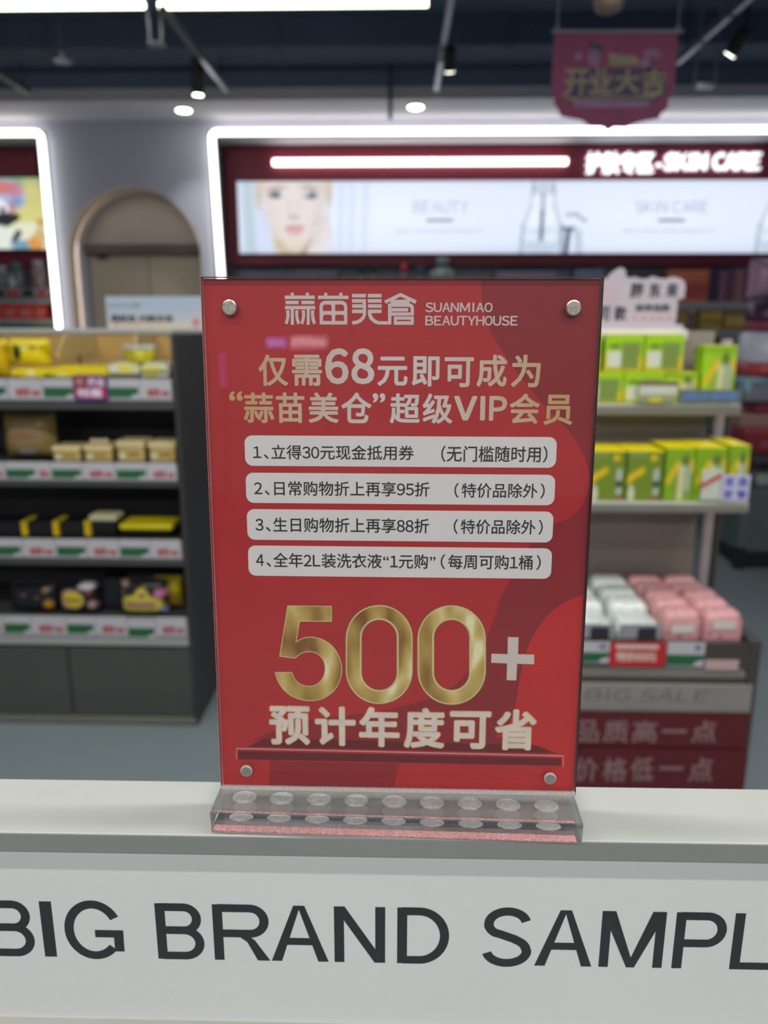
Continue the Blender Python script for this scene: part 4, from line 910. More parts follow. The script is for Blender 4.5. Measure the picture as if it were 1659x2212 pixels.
A, B = at(1524, 1435, RY-.007), at(1596, 1435, RY-.007)
G().box((A.x, B.x), (RY-.007, RY-.005), (at(1560, 1447, RY-.007).z, at(1560, 1426, RY-.007).z), .0005).obj('blank_ticket', mat('ticket_blank', (190, 160, 160), .4), ru)
# clear guard wire over the deck front
q0, q1 = at(1230, 1384, RY-.003), at(1636, 1393, RY-.003)
G().sweep([(RX0, RY, zdk+.002), (RX1-.03, RY, zdk+.002)], .0022, 6).obj('guard_wire', M_black, ru)

# ---- green cartons (lime body, yellow top)
LIME = (160, 208, 12); OLV = (112, 136, 32); YTOP = (236, 216, 18)
def design_ingr(P):       # tall product picture with yellow rays
    P.rect(0, 0, 1, .12, (130, 176, 20), .1); P.rect(.35, .25, .95, 1, (126, 146, 66), .5)
    P.seg(.12, .62, .42, .30, .14, (228, 190, 20), .08); P.seg(.92, .25, .98, .42, .1, (228, 186, 20), .08)
    P.rect(.46, .3, .66, 1, (206, 206, 150), .06); P.rect(.68, .3, .88, .8, (168, 180, 150), .06); P.rect(.58, .12, .78, .32, (96, 110, 40), .08)
def design_jar(P):        # brick with white label on the front
    P.rect(.42, .2, .92, 1, (122, 144, 64), .1); P.rect(.05, .45, .42, .88, (214, 216, 200), .06)
    P.rect(.1, .24, .38, .4, (110, 140, 30), .08); P.rect(0, .5, .07, 1, (224, 196, 20), .08); P.rect(.9, .6, 1, 1, (224, 196, 20), .08); P.rect(0, .93, 1, 1, (180, 160, 30), .04)
def design_sq(P):         # dark olive with yellow splash
    P.rect(0, 0, .5, .1, (130, 160, 110), .1, .6); P.ell(.72, .12, .1, .07, (226, 184, 20), .3)
    P.seg(.05, .55, .42, .38, .13, (228, 190, 10), .08); P.seg(.04, .62, .14, .5, .1, (228, 190, 10), .08)
    P.ell(.13, .86, .09, .18, (206, 206, 176), .2); P.rect(.74, .35, .9, .6, (176, 186, 176), .06); P.rect(.74, .6, .92, .72, (30, 52, 40), .05); P.rect(.76, .74, .9, .88, (176, 190, 180), .05); P.rect(.74, .9, .92, 1, (160, 70, 70), .05)
    P.rect(.96, 0, 1, 1, (60, 84, 20), .03)
def carton(label, xa, xb, yt, yb, Y, depth, z0, col, design, group, top=YTOP):
    A, B = at(xa, yb, Y), at(xb, yb, Y); z0 = A.z if z0 is None else z0; z1 = at((xa+xb)/2, yt, Y).z
    t = thing('green_carton', label, 'carton', ((A.x+B.x)/2, Y+depth/2, z0), 0, group)
    G().box((A.x+.0008, B.x-.0008), (Y, Y+depth), (z0+.0004, z1-.0015), .0015).obj('carton_body', mat('gc_%d_%d_%d' % col, col, .35), t)
    G().box((A.x+.0004, B.x-.0004), (Y-.0004, Y+depth), (z1-.0014, z1), .0005).obj('top_flap', mat('gt_%d_%d_%d' % top, top, .35), t)
    face_pic(A.x+.0015, B.x-.0015, z0+.002, z1-.002, Y-.0008, t, col, design, nx=24, ny=26)
    return z1
gA = 'green cartons on the upper shelf'; gB = 'green cartons on the middle shelf'
zl = None
dx = .09
ylow = RS1+.012
zA = carton('lime carton in the lower tier right beside the edge of the red sign', 1250, 1344, 803, 873, ylow, dx, z1s, LIME, design_jar, gA)
carton('lime carton in the lower tier, second from the red sign', 1345, 1432, 803, 873, ylow, dx, z1s, LIME, design_jar, gA)
carton('lime carton in the lower tier next to the tall carton', 1433, 1504, 805, 873, ylow, dx, z1s, LIME, design_ingr, gA)
carton('lime carton of the upper tier mostly behind the red sign', 1208, 1296, 722, 799, ylow+.01, .045, zA+.0005, LIME, design_jar, gA)
carton('lime carton with white label in the upper tier under the cutout sign, left', 1304, 1388, 722, 799, ylow+.01, .045, zA+.0005, LIME, design_jar, gA)
carton('lime carton with white label in the upper tier under the cutout sign, right', 1390, 1474, 722, 799, ylow+.01, .045, zA+.0005, LIME, design_jar, gA)
carton('tall lime carton standing alone at the right of the upper shelf', 1510, 1582, 746, 868, RS1+.014, .08, z1s, LIME, design_ingr, gA)
Ym = RS2+.015; yk = .17
carton('olive carton on the middle shelf, left one at the edge of the red sign', 1272, 1348, 975, 1080, Ym, yk, z2s, OLV, design_sq, gB)
carton('olive carton on the middle shelf, second from the red sign', 1350, 1428, 975, 1080, Ym, yk, z2s, OLV, design_sq, gB)
carton('lime carton with bottle picture on the middle shelf, next to the olive ones', 1431, 1494, 968, 1080, Ym, yk, z2s, (128, 168, 14), design_ingr, gB)
carton('lime carton with bottle picture in the middle of the right three', 1495, 1562, 967, 1080, Ym, yk, z2s, (128, 168, 14), design_ingr, gB)
carton('lime carton at the right end of the middle shelf behind the blue white tag', 1564, 1610, 962, 1080, Ym+.01, yk, z2s, (128, 168, 14), design_ingr, gB)
# small cards on the shelves
def card(name, label, cat, xa, xb, yt, yb, Y, col, texts=(), group=None, tilt=0, back=.003):
    A, B = at(xa, yb, Y), at(xb, yb, Y); z0 = A.z; z1 = at((xa+xb)/2, yt, Y).z
    t = thing(name, label, cat, ((A.x+B.x)/2, Y, z0), 0, group)
    G().box((A.x, B.x), (Y, Y+back), (z0, z1), .0008).obj('card', mat('cd_%d_%d_%d' % col, col, .4), t)
    for (s, u0, v0, u1, v1, tc, bold) in texts:
        g = G(); w_, h_ = B.x-A.x, z1-z0
        if s == '#': g.flat([rect(A.x+u0*w_, z0+v0*h_, A.x+u1*w_, z0+v1*h_)], Y-.0004)
        else: text_geo(g, s, (A.x+u0*w_, z0+v0*h_, A.x+u1*w_, z0+v1*h_), lambda u, v, c: (u, Y-.0006, v), bold)
        g.obj('printing', mat('ct_%d_%d_%d' % tc, tc, .5), t)
    return t
card('shelf_card', 'long grey card with blue lettering at the right of the upper shelf', 'shelf card', 1466, 1600, 842, 870, RS1-.012, (96, 108, 116), [('品牌正品·限时特惠', .06, .25, .92, .78, (92, 130, 190), .04)])
card('shelf_card', 'pale card with a maroon edge before the lower tier of lime cartons', 'shelf card', 1376, 1462, 824, 868, RS1-.014, (150, 158, 110), [('#', .03, .35, .98, .8, (196, 202, 190), 0), ('#', .0, .82, 1, .97, (110, 60, 50), 0), ('#', .3, .0, .6, .2, (220, 196, 40), 0)])
card('shelf_card', 'white card with four blue characters on the middle shelf corner', 'shelf card', 1556, 1616, 1026, 1082, RS2-.010, (190, 188, 216), [('优', .1, .56, .42, .92, (86, 90, 168), .05), ('选', .56, .56, .9, .92, (86, 90, 168), .05), ('好', .1, .08, .42, .44, (70, 78, 160), .05), ('物', .56, .08, .9, .44, (86, 90, 168), .05)])
t = card('folded_leaflet', 'white leaflet with a slanting red stripe leaning on the middle shelf', 'leaflet', 1512, 1558, 1016, 1080, RS2-.002, (196, 202, 190), [])
A = at(1512, 1048, RS2-.003); B = at(1560, 1022, RS2-.003)
G().flat([[(A.x, A.z-.014), (B.x, B.z-.014), (B.x, B.z+.002), (A.x, A.z+.002)]], RS2-.0032).obj('red_stripe', mat('leaflet_red', (186, 84, 74), .5), t)
# white cutout topper sign
YT = 2.50
def tp(x, y): q = at(x, y, YT); return q.x, q.z
t = thing('topper_sign', 'white cloud shaped cutout sign with black characters and a row of red stars', 'sign', (at(1380, 712, YT).x, YT, bkz))
def zz7(X, Y): return 1280+X/4.377, 560+Y/4.377
out7 = [(-480, 690), (-480, 240), (60, 200), (140, 180), (180, 130), (230, 95), (270, 78), (310, 100), (318, 160), (350, 180), (400, 165), (450, 185), (520, 185), (570, 160), (620, 180), (700, 185), (760, 165), (830, 180), (870, 215), (880, 260), (868, 360), (800, 390), (805, 430), (790, 560), (775, 610), (855, 622), (862, 690)]
pts = [tp(*zz7(*q)) for q in out7]; pts = [(x, max(z, bkz+.0005)) for x, z in pts]
G().poly(pts[::-1], YT, YT+.005).obj('cutout_board', mat('topper_white', (186, 177, 188), .5), t)
def ttext(s, X0, X1, Y0, Y1, m, bold, nm='lettering'):
    a0, b1 = tp(*zz7(X0, Y1)); a1, b2 = tp(*zz7(X1, Y0)); g = G(); text_geo(g, s, (a0, b1, a1, b2), lambda u, v, c: (u, YT-.0008, v), bold); g.obj(nm, m, t)
m_tk = mat('topper_black', (52, 52, 70), .6); m_pk = mat('topper_pink', (214, 170, 172), .6); m_st = mat('topper_red', (206, 96, 116), .6)
for s, a, b in (('胖', 350, 490), ('东', 530, 650), ('来', 690, 815)): ttext(s, a, b, 222, 362, m_tk, .04)
ttext('D', 40, 150, 235, 375, m_pk, .03); ttext('L', 185, 250, 235, 375, m_pk, .03); ttext('同', -20, 160, 445, 585, m_tk, .02) if 0 else ttext('同', 30, 165, 445, 585, m_tk, .02)
ttext('款', 200, 328, 440, 580, m_tk, .03); ttext('推荐指数', 400, 740, 425, 495, m_tk, .03)
for k in range(5):
    cx_, cy_ = tp(*zz7(400+k*81, 560)); r_ = .0072
    G().flat([[(cx_+(r_ if j % 2 == 0 else r_*.45)*math.sin(j*math.pi/5), cy_+(r_ if j % 2 == 0 else r_*.45)*math.cos(j*math.pi/5)) for j in range(10)][::-1]], YT-.0008).obj('printed_star', m_st, t)

# ---- pink and white packs on the deck
PINK = (208, 152, 154)
def soft_pack(name, label, x, y, z0, wx, wy, h, col, group, draw=None, seed=0, m=None):
    t = thing(name, label, 'pack', (x, y, z0), 0, group); rnd = random.Random(seed); ph = [rnd.uniform(0, 6) for _ in range(4)]
    n1, n2 = 20, 14; v = []; f = []; cols = []
    for i in range(n1+1):
        a_ = -math.pi/2+math.pi*i/n1
        for j in range(n2*2):
            b_ = 2*math.pi*j/(n2*2); ce = math.copysign(abs(math.cos(a_))**.35, math.cos(a_)); se = math.copysign(abs(math.sin(a_))**.5, math.sin(a_))
            cb_ = math.copysign(abs(math.cos(b_))**.4, math.cos(b_)); sb = math.copysign(abs(math.sin(b_))**.4, math.sin(b_))
            wob = 1+.02*math.sin(3*a_+ph[0])*math.sin(5*b_+ph[1])+.012*math.sin(11*b_+ph[2]+4*a_)
            v.append((x+wx/2*ce*cb_*wob, y+wy/2*ce*sb*wob, z0+.0005+h/2+h/2*se)); cols.append(col)
    for i in range(n1):
        for j in range(n2*2): f.append((i*n2*2+j, i*n2*2+(j+1) % (n2*2), (i+1)*n2*2+(j+1) % (n2*2), (i+1)*n2*2+j))
    o = obj('wrapper', v, f, m or MATS['pink_film'], t, smooth=True)
    return t
mp = mat('pink_film', PINK, .38, noise=.1, scale=30, bump=.3)
nt = mp.node_tree; rr = [n for n in nt.nodes if n.type == 'VALTORGB'][0]       # printed violet sprigs on pink film
vo = nt.nodes.new('ShaderNodeTexVoronoi'); vo.inputs['Scale'].default_value = 34; cr = nt.nodes.new('ShaderNodeValToRGB')
cr.color_ramp.elements[0].position = .12; cr.color_ramp.elements[0].color = (*lin((110, 78, 120)), 1); cr.color_ramp.elements[1].position = .22; cr.color_ramp.elements[1].color = (*lin(PINK), 1)
tc = [n for n in nt.nodes if n.type == 'TEX_COORD'][0]
nt.links.new(tc.outputs['Object'], vo.inputs['Vector']); nt.links.new(vo.outputs['Distance'], cr.inputs['Fac'])
nt.links.new(cr.outputs['Color'], nt.nodes['Principled BSDF'].inputs['Base Color'])
mw = mat('clear_white_film', (214, 222, 218), .2, noise=.15, scale=60, bump=.4, coat=.5)
mg_ = mat('grey_film', (140, 142, 148), .35, noise=.1, scale=40, bump=.2)
hz = at(1480, 1322, RY+.03).z-zd
xs_ = [at(1468, 1350, RY+.05).x, at(1556, 1350, RY+.05).x]
wpk = xs_[1]-xs_[0]
names_row = ['front', 'second', 'third', 'fourth', 'rear']
for r in range(5):
    for k in range(2):
        yy = RY+.062+r*.088
        t = soft_pack('pink_pack', ('pink patterned soft pack, %s of the %s row on the display deck' % (names_row[r], ('left', 'right')[k])), xs_[k], yy, zd, wpk-.003, .085, hz-(0.0 if r < 3 else .012), PINK, 'pink packs on the deck', seed=r*2+k)
        if r == 0:
            xx = xs_[k]; zz_ = zd+hz*(.68 if k == 0 else .78); yq = yy-.0435
            G().add([(xx-.035, yq-.004, zz_-.013), (xx+.03, yq-.004, zz_-.013+(.004 if k == 0 else 0)), (xx+.03, yq-.002, zz_+.013+(.004 if k == 0 else 0)), (xx-.035, yq-.002, zz_+.013)], [(0, 1, 2, 3)]).obj('white_sticker', mat('sticker_white', (205, 196, 190), .5), t)
wx_ = [at(1375, 1350, RY+.05).x, at(1275, 1350, RY+.05).x, at(1175, 1350, RY+.05).x]
for r in range(4):
    for k in range(2):
        yy = RY+.064+r*.11
        t = soft_pack('clear_pack', 'crinkled white clear-wrapped pack, %s of the row %s the pink packs' % (names_row[r], ('beside', 'two along from')[k]), wx_[k], yy, zd, .125, .105, hz*(.92 if r else .8), (210, 216, 212), 'clear wrapped packs on the deck', seed=40+r*2+k, m=mw)
        if r == 0:
            yq = yy-.053
            G().box((wx_[k]-.06, wx_[k]+.06), (yq-.006, yq-.002), (zd+.004, zd+hz*.80), .0015).obj('grey_sleeve', mg_, t)
            G().flat([rrect(wx_[k]-.01, zd+.05, wx_[k]+.045, zd+hz*.74, .008)], yq-.0065).obj('dark_window', mat('dark_window', (44, 38, 50), .3), t)
        for q in range(4):
            zz_ = zd+hz*(.55+.09*q); G().sweep([(wx_[k]-.055, yy-.03, zz_), (wx_[k], yy-.052, zz_+.002), (wx_[k]+.055, yy-.03, zz_)], .0018, 5).obj('film_fold', mw, t) if r == 0 and q > 1 else None

# ================================================================== LEFT NICHE STOCK
YN = 6.15
ls = thing('wall_shelving', 'wall shelving with jars and red boxes in the leftmost niche', 'shelving', (-3.4, YN+.1, 0))
nx1 = at(108, 640, YN).x
lz = [at(60, 623, YN).z, at(60, 690, YN).z, at(60, 716, YN).z]
for q in lz:
    G().box((-5.2, nx1), (YN+.005, 6.7), (q-.03, q), .003).obj('shelf_board', M_shelfedge, ls)
G().box((-5.2, nx1), (YN-.004, YN+.005), (lz[0]-.07, lz[0]), .002).obj('ticket_rail', M_strip, ls)
for xa, xb, c in ((-30, 10, M_black), (14, 44, M_tred), (48, 74, M_black), (80, 104, M_tred)):
    A, B = at(xa, 636, YN), at(xb, 636, YN); G().box((A.x, B.x), (YN-.0065, YN-.0045), (lz[0]-.062, lz[0]-.01), .0005).obj('price_ticket', c, ls)
G().box((-5.2, nx1), (YN+.02, YN+.06), (at(60, 655, YN).z-.0, at(60, 646, YN).z), .003).obj('light_rail', M_shelfedge, ls)
def njar(label, x, yt, r, body, cap, z0, dy=.12):
    A = at(x, 600, YN+dy); h = at(x, yt, YN+dy).z-z0
    t = thing('jar', label, 'jar', (A.x, A.y, z0), 0, 'jars in the leftmost niche')
    G().lathe([(r*.9, .0005), (r, .015), (r, h*.66), (r*.7, h*.72)], (A.x, A.y, z0), 18).obj('jar_body', mat('nj_%d_%d_%d' % body, body, .3), t, smooth=True)
    G().lathe([(r*.75, h*.70), (r*.75, h*.97), (r*.6, h)], (A.x, A.y, z0), 16).obj('lid', mat('nj_%d_%d_%d' % cap, cap, .3), t, smooth=True)
njar('grey jar with a pale lid at the left picture edge in the leftmost niche', 6, 575, .05, (110, 116, 126), (150, 160, 170), lz[0])
njar('teal lidded dark jar in the middle of the leftmost niche', 38, 568, .055, (80, 96, 100), (44, 96, 96), lz[0])
njar('small clear jar before the teal lidded jar', 24, 592, .028, (150, 150, 158), (120, 120, 130), lz[0], .035)
njar('rosy grey jar with a pale knob lid beside the LED frame', 86, 562, .06, (132, 116, 116), (150, 144, 160), lz[0])
njar('dim brown jar between the teal lidded and the rosy jar', 61, 585, .028, (92, 84, 84), (70, 80, 84), lz[0], .2)
z = lz[1]; cols = [(-28, 2), (4, 36), (38, 70), (72, 98)]
for k, (xa, xb) in enumerate(cols):
    A, B = at(xa, 680, YN+.03), at(xb, 680, YN+.03); z1 = at(xa, 657, YN+.03).z
    t = thing('orange_red_box', ('glossy orange red box at the left picture edge', 'glossy orange red box, first full one from the left edge', 'glossy orange red box, second full one from the left edge', 'glossy orange red box nearest the LED frame')[k]+' in the niche', 'box', ((A.x+B.x)/2, YN+.1, z), 0, 'orange red boxes in the leftmost niche')
    G().box((A.x, B.x), (YN+.03, YN+.18), (z+.0005, z1), .012).obj('box_body', mat('box_orange_red', (214, 70, 54), .25, noise=.1), t)
    G().box((A.x+.02, B.x-.02), (YN+.027, YN+.0295), (z+.03, z+(z1-z)*.6), .001).obj('label_panel', mat('box_label_rose', (190, 120, 120), .4), t)
wl = ((0, 70, (70, 100, 96), 'low teal green packs under the orange boxes'), (72, 112, (104, 128, 52), 'low olive green pack beside the LED frame foot'))
for xa, xb, c, lab in wl:
    A, B = at(xa, 705, YN+.03), at(xb, 705, YN+.03); z1 = at(xa, 695, YN+.03).z
    t = thing('low_pack', lab, 'pack', ((A.x+B.x)/2, YN+.1, lz[2]))
    G().box((A.x, B.x), (YN+.03, YN+.15), (lz[2]+.0005, lz[1]-.034), .008).obj('pack_body', mat('lp_%d_%d_%d' % c, c, .4), t)
    G().box((A.x+.01, B.x-.01), (YN+.028, YN+.0298), (lz[2]+.008, lz[2]+.02), .0005).obj('label_panel', mat('lp_label', (150, 160, 150), .4), t)

# ================================================================== FOREGROUND COUNTER HEADER
LZ = 1.2185; CRZ = math.radians(.3); CF = .3797
ct = thing('display_counter', 'white steel display counter with a lettered header panel under its narrow ledge', 'counter', (0, CF, 0), CRZ)
WC = .62
def cl(g, nm, m, **k): return g.obj(nm, m, ct, local=True, **k)
cl(G().box((-WC, WC), (0, .0535), (LZ-.0131, LZ), .0009), 'ledge', M_white)
cl(G().box((-WC, WC), (.016, .050), (.0, LZ-.0131), .001), 'back_panel', M_white)
HP = .014
hz1, hz0 = LZ-.0135, 1.0738
cl(G().box((-WC, WC), (HP, .0158), (hz0, hz1), .0004), 'header_panel', mat('header_film', (240, 239, 237), .16, noise=.02, scale=6, coat=.6))
hp = bpy.data.objects['header_panel']
cl(G().box((-WC, WC), (.009, .0158), (hz0-.006, hz0), .0008), 'bottom_rail', mat('rail_pearl', (214, 214, 208), .3))
cl(G().box((-WC, WC), (.0095, .0158), (hz0-.05, hz0-.006), .0008), 'lower_rail', M_lipgrey)
cl(G().box((-WC, WC), (-.30, .010), (.10, .14), .003), 'base_deck', M_white)
cl(G().box((-WC, WC), (-.28, .012), (0, .10), .003), 'kick_plate', M_lipgrey)
CM = Matrix.Translation((0, CF, 0)) @ Matrix.Rotation(CRZ, 4, 'Z'); CMi = CM.inverted()
def cpl(x, y, off=HP):      # photo point on the header plane -> counter coordinates (x, z)
    n = CM.to_3x3() @ Vector((0, 1, 0)); o = CM @ Vector((0, off, 0)); d = ray(x, y)
    q = EYE+d*((o-EYE).dot(n)/d.dot(n)); q = CMi @ q; return q.x, q.z
zcap = cpl(655, 1958)[1]; zbase = cpl(655, 2079)[1]
zcap = (cpl(349, 1950)[1]+cpl(1620, 1974)[1]+cpl(900, 1961)[1])/3; zbase = (cpl(349, 2069)[1]+cpl(900, 2081.5)[1]+cpl(1450, 2092)[1])/3
letters = [('B', -33, 73), ('I', 91, 117), ('G', 139, 266), ('B', 338, 441), ('R', 461, 582), ('A', 585, 709), ('N', 722, 832), ('D', 858, 971), ('S', 1041, 1150), ('A', 1157, 1282), ('M', 1297, 1435), ('P', 1456, 1568), ('L', 1582, 1668), ('E', 1690, 1785)]
for s, xa, xb in letters:
    y_ = 2008+(xa-0)*.0165
    x0 = cpl(xa, y_)[0]; x1 = cpl(xb, y_)[0]; ov = .0006 if s in 'GS' else 0
    g = G(); hh_ = zcap-zbase+2*ov
    for q_, (v, f) in enumerate(grotesque(s, (x1-x0)/hh_)): g.add([(x0+p[0]*hh_, HP-.0001-q_*.00002, zbase-ov+p[1]*hh_) for p in v], f)
    g.obj('letter', M_ink, hp, local=True)

# ================================================================== ACRYLIC SIGN HOLDER
SB = math.radians(-.13); LEAN = math.radians(2.6)
SO = Vector((-.0025, .4079, LZ))
sh = thing('sign_holder', 'clear acrylic sign holder with a red membership offer sheet on the counter ledge', 'sign holder', tuple(SO), SB)
SM = WM[sh.name]; SMi = SM.inverted(); BH = .0131; SH = .2938; SW = .21
def sp3(u, v, off=0.0):     # sheet coordinates -> holder coordinates (off > 0 towards the viewer)
    return (u, v*math.sin(LEAN)-off*math.cos(LEAN), BH+v*math.cos(LEAN)+off*math.sin(LEAN)*-1)
_no = SM @ Vector(sp3(0, 0)); _nn = SM.to_3x3() @ Vector((0, math.cos(LEAN), -math.sin(LEAN)))
def S(x, y):
    d = ray(x, y); q = SMi @ (EYE+d*((_no-EYE).dot(_nn)/d.dot(_nn)))
    return q.x, (q.z-BH)*math.cos(LEAN)+q.y*math.sin(LEAN)
def slab(nm, u0, u1, v0, v1, o0, o1, m, parent=None, bev=0, **k):
    g = G().box((u0, u1), (-o1, -o0), (v0, v1), bev)
    g.v = [sp3(a[0], a[2], -a[1]) for a in g.v]; return g.obj(nm, m, parent or sh, local=True, **k)
def sflat(nm, polys, off, m, parent):
    g = G()
    for p in polys: g.add([sp3(a, b, off) for a, b in p], [list(range(len(p)))])
    return g.obj(nm, m, parent, local=True)
def acrylic(name, sheet=True, tint=(1, 1, 1)):
    m = bpy.data.materials.new(name); m.use_nodes = True; nt = m.node_tree; N = nt.nodes; L = nt.links
    for n in list(N): N.remove(n)
    out = N.new('ShaderNodeOutputMaterial'); mix = N.new('ShaderNodeMixShader'); fr = N.new('ShaderNodeFresnel'); fr.inputs['IOR'].default_value = 1.62
    tr = N.new('ShaderNodeBsdfTransparent'); tr.inputs[0].default_value = (*tint, 1); gl = N.new('ShaderNodeBsdfGlossy'); gl.inputs['Roughness'].default_value = .015
    tc = N.new('ShaderNodeTexCoord'); no = N.new('ShaderNodeTexNoise'); no.inputs['Scale'].default_value = 60; bp = N.new('ShaderNodeBump'); bp.inputs['Strength'].default_value = .02
    L.new(tc.outputs['Object'], no.inputs['Vector']); L.new(no.outputs['Fac'], bp.inputs['Height']); L.new(bp.outputs['Normal'], gl.inputs['Normal'])
    gm = N.new('ShaderNodeNewGeometry'); sb = N.new('ShaderNodeMath'); sb.operation = 'SUBTRACT'; sb.inputs[0].default_value = 1.0; ml = N.new('ShaderNodeMath'); ml.operation = 'MULTIPLY'
    L.new(gm.outputs['Backfacing'], sb.inputs[1]); L.new(sb.outputs[0], ml.inputs[0]); L.new(fr.outputs[0], ml.inputs[1]); L.new(ml.outputs[0], mix.inputs[0]); L.new(tr.outputs[0], mix.inputs[1]); L.new(gl.outputs[0], mix.inputs[2]); L.new(mix.outputs[0], out.inputs[0]); return m
M_acr = acrylic('acrylic_sheet')
M_blk = bpy.data.materials.new('acrylic_block'); M_blk.use_nodes = True; _b = M_blk.node_tree.nodes['Principled BSDF']
_b.inputs['Transmission Weight'].default_value = 1; _b.inputs['IOR'].default_value = 1.49; _b.inputs['Roughness'].default_value = .0; _b.inputs['Base Color'].default_value = (.99, .99, .99, 1)
_n = M_blk.node_tree; _mx = _n.nodes.new('ShaderNodeMixShader'); _tr = _n.nodes.new('ShaderNodeBsdfTransparent'); _mx.inputs[0].default_value = .20
_n.links.new(_b.outputs[0], _mx.inputs[1]); _n.links.new(_tr.outputs[0], _mx.inputs[2]); _n.links.new(_mx.outputs[0], _n.nodes['Material Output'].inputs[0])
# insert sheet
M_rd = mat('poster_red', (190, 40, 44), .55, noise=.05, scale=25); M_rd2 = mat('poster_dark_red', (152, 34, 42), .55, noise=.05, scale=25)
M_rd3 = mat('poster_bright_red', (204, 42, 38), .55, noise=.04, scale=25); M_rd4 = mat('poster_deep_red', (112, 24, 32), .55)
ins = slab('insert_sheet', -SW/2+.0006, SW/2-.0006, 0.0008, SH-.0006, -.0003, 0, M_rd)
def z1p(X, Y): return S(430+X*.53647, 580+Y*.53647)
def z2p(X, Y): return S(430+X*.53647, 1240+Y*.53647)
uR = SW/2-.0007; vT = SH-.0007
def clampp(p): return (min(max(p[0], -uR), uR), min(max(p[1], .0009), vT))
band = [(1138, 40), (1140, 120), (1160, 220), (1200, 300), (1290, 430), (1380, 540), (1460, 620), (1520, 700), (1560, 780), (1572, 860), (1545, 950), (1490, 1005), (1440, 1025), (1360, 1060)]
low = [(1290, 1190), (1250, 1262)]
def soft_curve(p):
    out = [p[0]]
    for i in range(len(p)-1):
        a, b_, c, d_ = p[max(i-1, 0)], p[i], p[i+1], p[min(i+2, len(p)-1)]
        for k in range(1, 5):
            t_ = k/4; out.append(tuple(.5*(2*b_[j]+(c[j]-a[j])*t_+(2*a[j]-5*b_[j]+4*c[j]-d_[j])*t_*t_+(3*b_[j]-a[j]-3*c[j]+d_[j])*t_**3) for j in (0, 1)))
    return out
pts = [clampp(z1p(*q)) for q in soft_curve(band)+low]+[clampp(z2p(*q)) for q in soft_curve(((1215, 90), (1180, 200), (1130, 320), (1050, 430), (980, 475), (900, 510), (760, 545), (600, 568), (480, 582), (330, 620), (215, 668)))]
pts2 = [clampp(z2p(*q)) for q in soft_curve(((1400, 700), (1240, 660), (1190, 655), (1240, 620), (1275, 520), (1290, 430), (1330, 280), (1420, 150), (1550, 80), (1600, 60)))]
sflat('dark_swirl', [(pts+pts2+[clampp(z1p(1800, 900)), clampp(z1p(1700, 20))])[::-1]], .00006, M_rd2, ins)
0 and sflat('corner_swirl', [[clampp(z1p(*q)) for q in ((40, 1000), (70, 900), (110, 850), (180, 770), (180, 800), (100, 900), (60, 1100))][::-1]], .00006, M_rd2, ins)
sflat('bright_swirl', [[clampp(z2p(*q)) for q in soft_curve(((1700, 30), (1550, 80), (1420, 150), (1330, 280), (1290, 430), (1275, 520), (1240, 620), (1190, 652)))+[(1400, 700), (1420, 860), (1700, 860)]]], .00007, M_rd3, ins)
sflat('dark_trapezoid', [[clampp(z2p(*q)) for q in ((195, 695), (260, 664), (600, 668), (1000, 680), (1350, 690), (1440, 722))][::-1]], .00009, M_rd4, ins)  # flat deep red trapezoid above the thin line
sflat('base_reflection_band', [[z2p(*q) for q in ((158, 712), (1458, 742), (1458, 772), (158, 745))][::-1]], .00008, M_rd4, ins)  # dark strip of the base as mirrored in the sheet, painted as a band
_w = 2.6
sflat('base_reflection_line', [[z2p(*q) for q in p] for p in ([(150, 702-_w), (1468, 732-_w), (1468, 732+_w), (150, 702+_w)][::-1], [(149, 702), (152, 702), (153, 745), (150, 745)][::-1], [(1465, 732), (1468, 732), (1468, 776), (1465, 776)][::-1])], .0001, mat('reflected_edge_pink', (206, 160, 158), .5), ins)  # mirrored front edge of the acrylic base, painted on as a thin pink line
sflat('foot_swirl', [[clampp(z2p(*q)) for q in ((285, 752), (283, 900), (790, 900), (788, 850), (800, 778), (812, 764))]], .00009, M_rd2, ins)
# texts
def gradmat(name, c_mid, c_end, half):
    m = bpy.data.materials.new(name); m.use_nodes = True; nt = m.node_tree; b = nt.nodes['Principled BSDF']
    tc = nt.nodes.new('ShaderNodeTexCoord'); sx = nt.nodes.new('ShaderNodeSeparateXYZ'); ab = nt.nodes.new('ShaderNodeMath'); ab.operation = 'ABSOLUTE'
    mr = nt.nodes.new('ShaderNodeMapRange'); mr.inputs[1].default_value = half*.12; mr.inputs[2].default_value = half*.8; r = nt.nodes.new('ShaderNodeMix'); r.data_type = 'RGBA'
    r.inputs['A'].default_value = (*lin(c_mid), 1); r.inputs['B'].default_value = (*lin(c_end), 1)
    L = nt.links; L.new(tc.outputs['Object'], sx.inputs[0]); L.new(sx.outputs[0], ab.inputs[0]); L.new(ab.outputs[0], mr.inputs[0]); L.new(mr.outputs[0], r.inputs['Factor']); L.new(r.outputs['Result'], b.inputs['Base Color'])
    b.inputs['Roughness'].default_value = .5; return m
M_gr = gradmat('headline_gold', (228, 216, 210), (214, 168, 116), SW/2)
M_silver = mat('logo_silver', (222, 206, 202), .5, noise=.03); M_pill = mat('pill_white', (236, 230, 228), .5, noise=.02, scale=60)
def stext(s, X0, X1, Y0, Y1, zf, m, bold, off, parent=None, nm='lettering'):
    Xm, Ym = (X0+X1)/2, (Y0+Y1)/2
    u0 = zf(X0, Ym)[0]; u1 = zf(X1, Ym)[0]; v1 = zf(Xm, Y0)[1]; v0 = zf(Xm, Y1)[1]
    g = G(); text_geo(g, s, (u0, v0, u1, v1), lambda u, v, c: sp3(u, v, off), bold); return g.obj(nm, m, parent or ins, local=True)
T1 = .00012
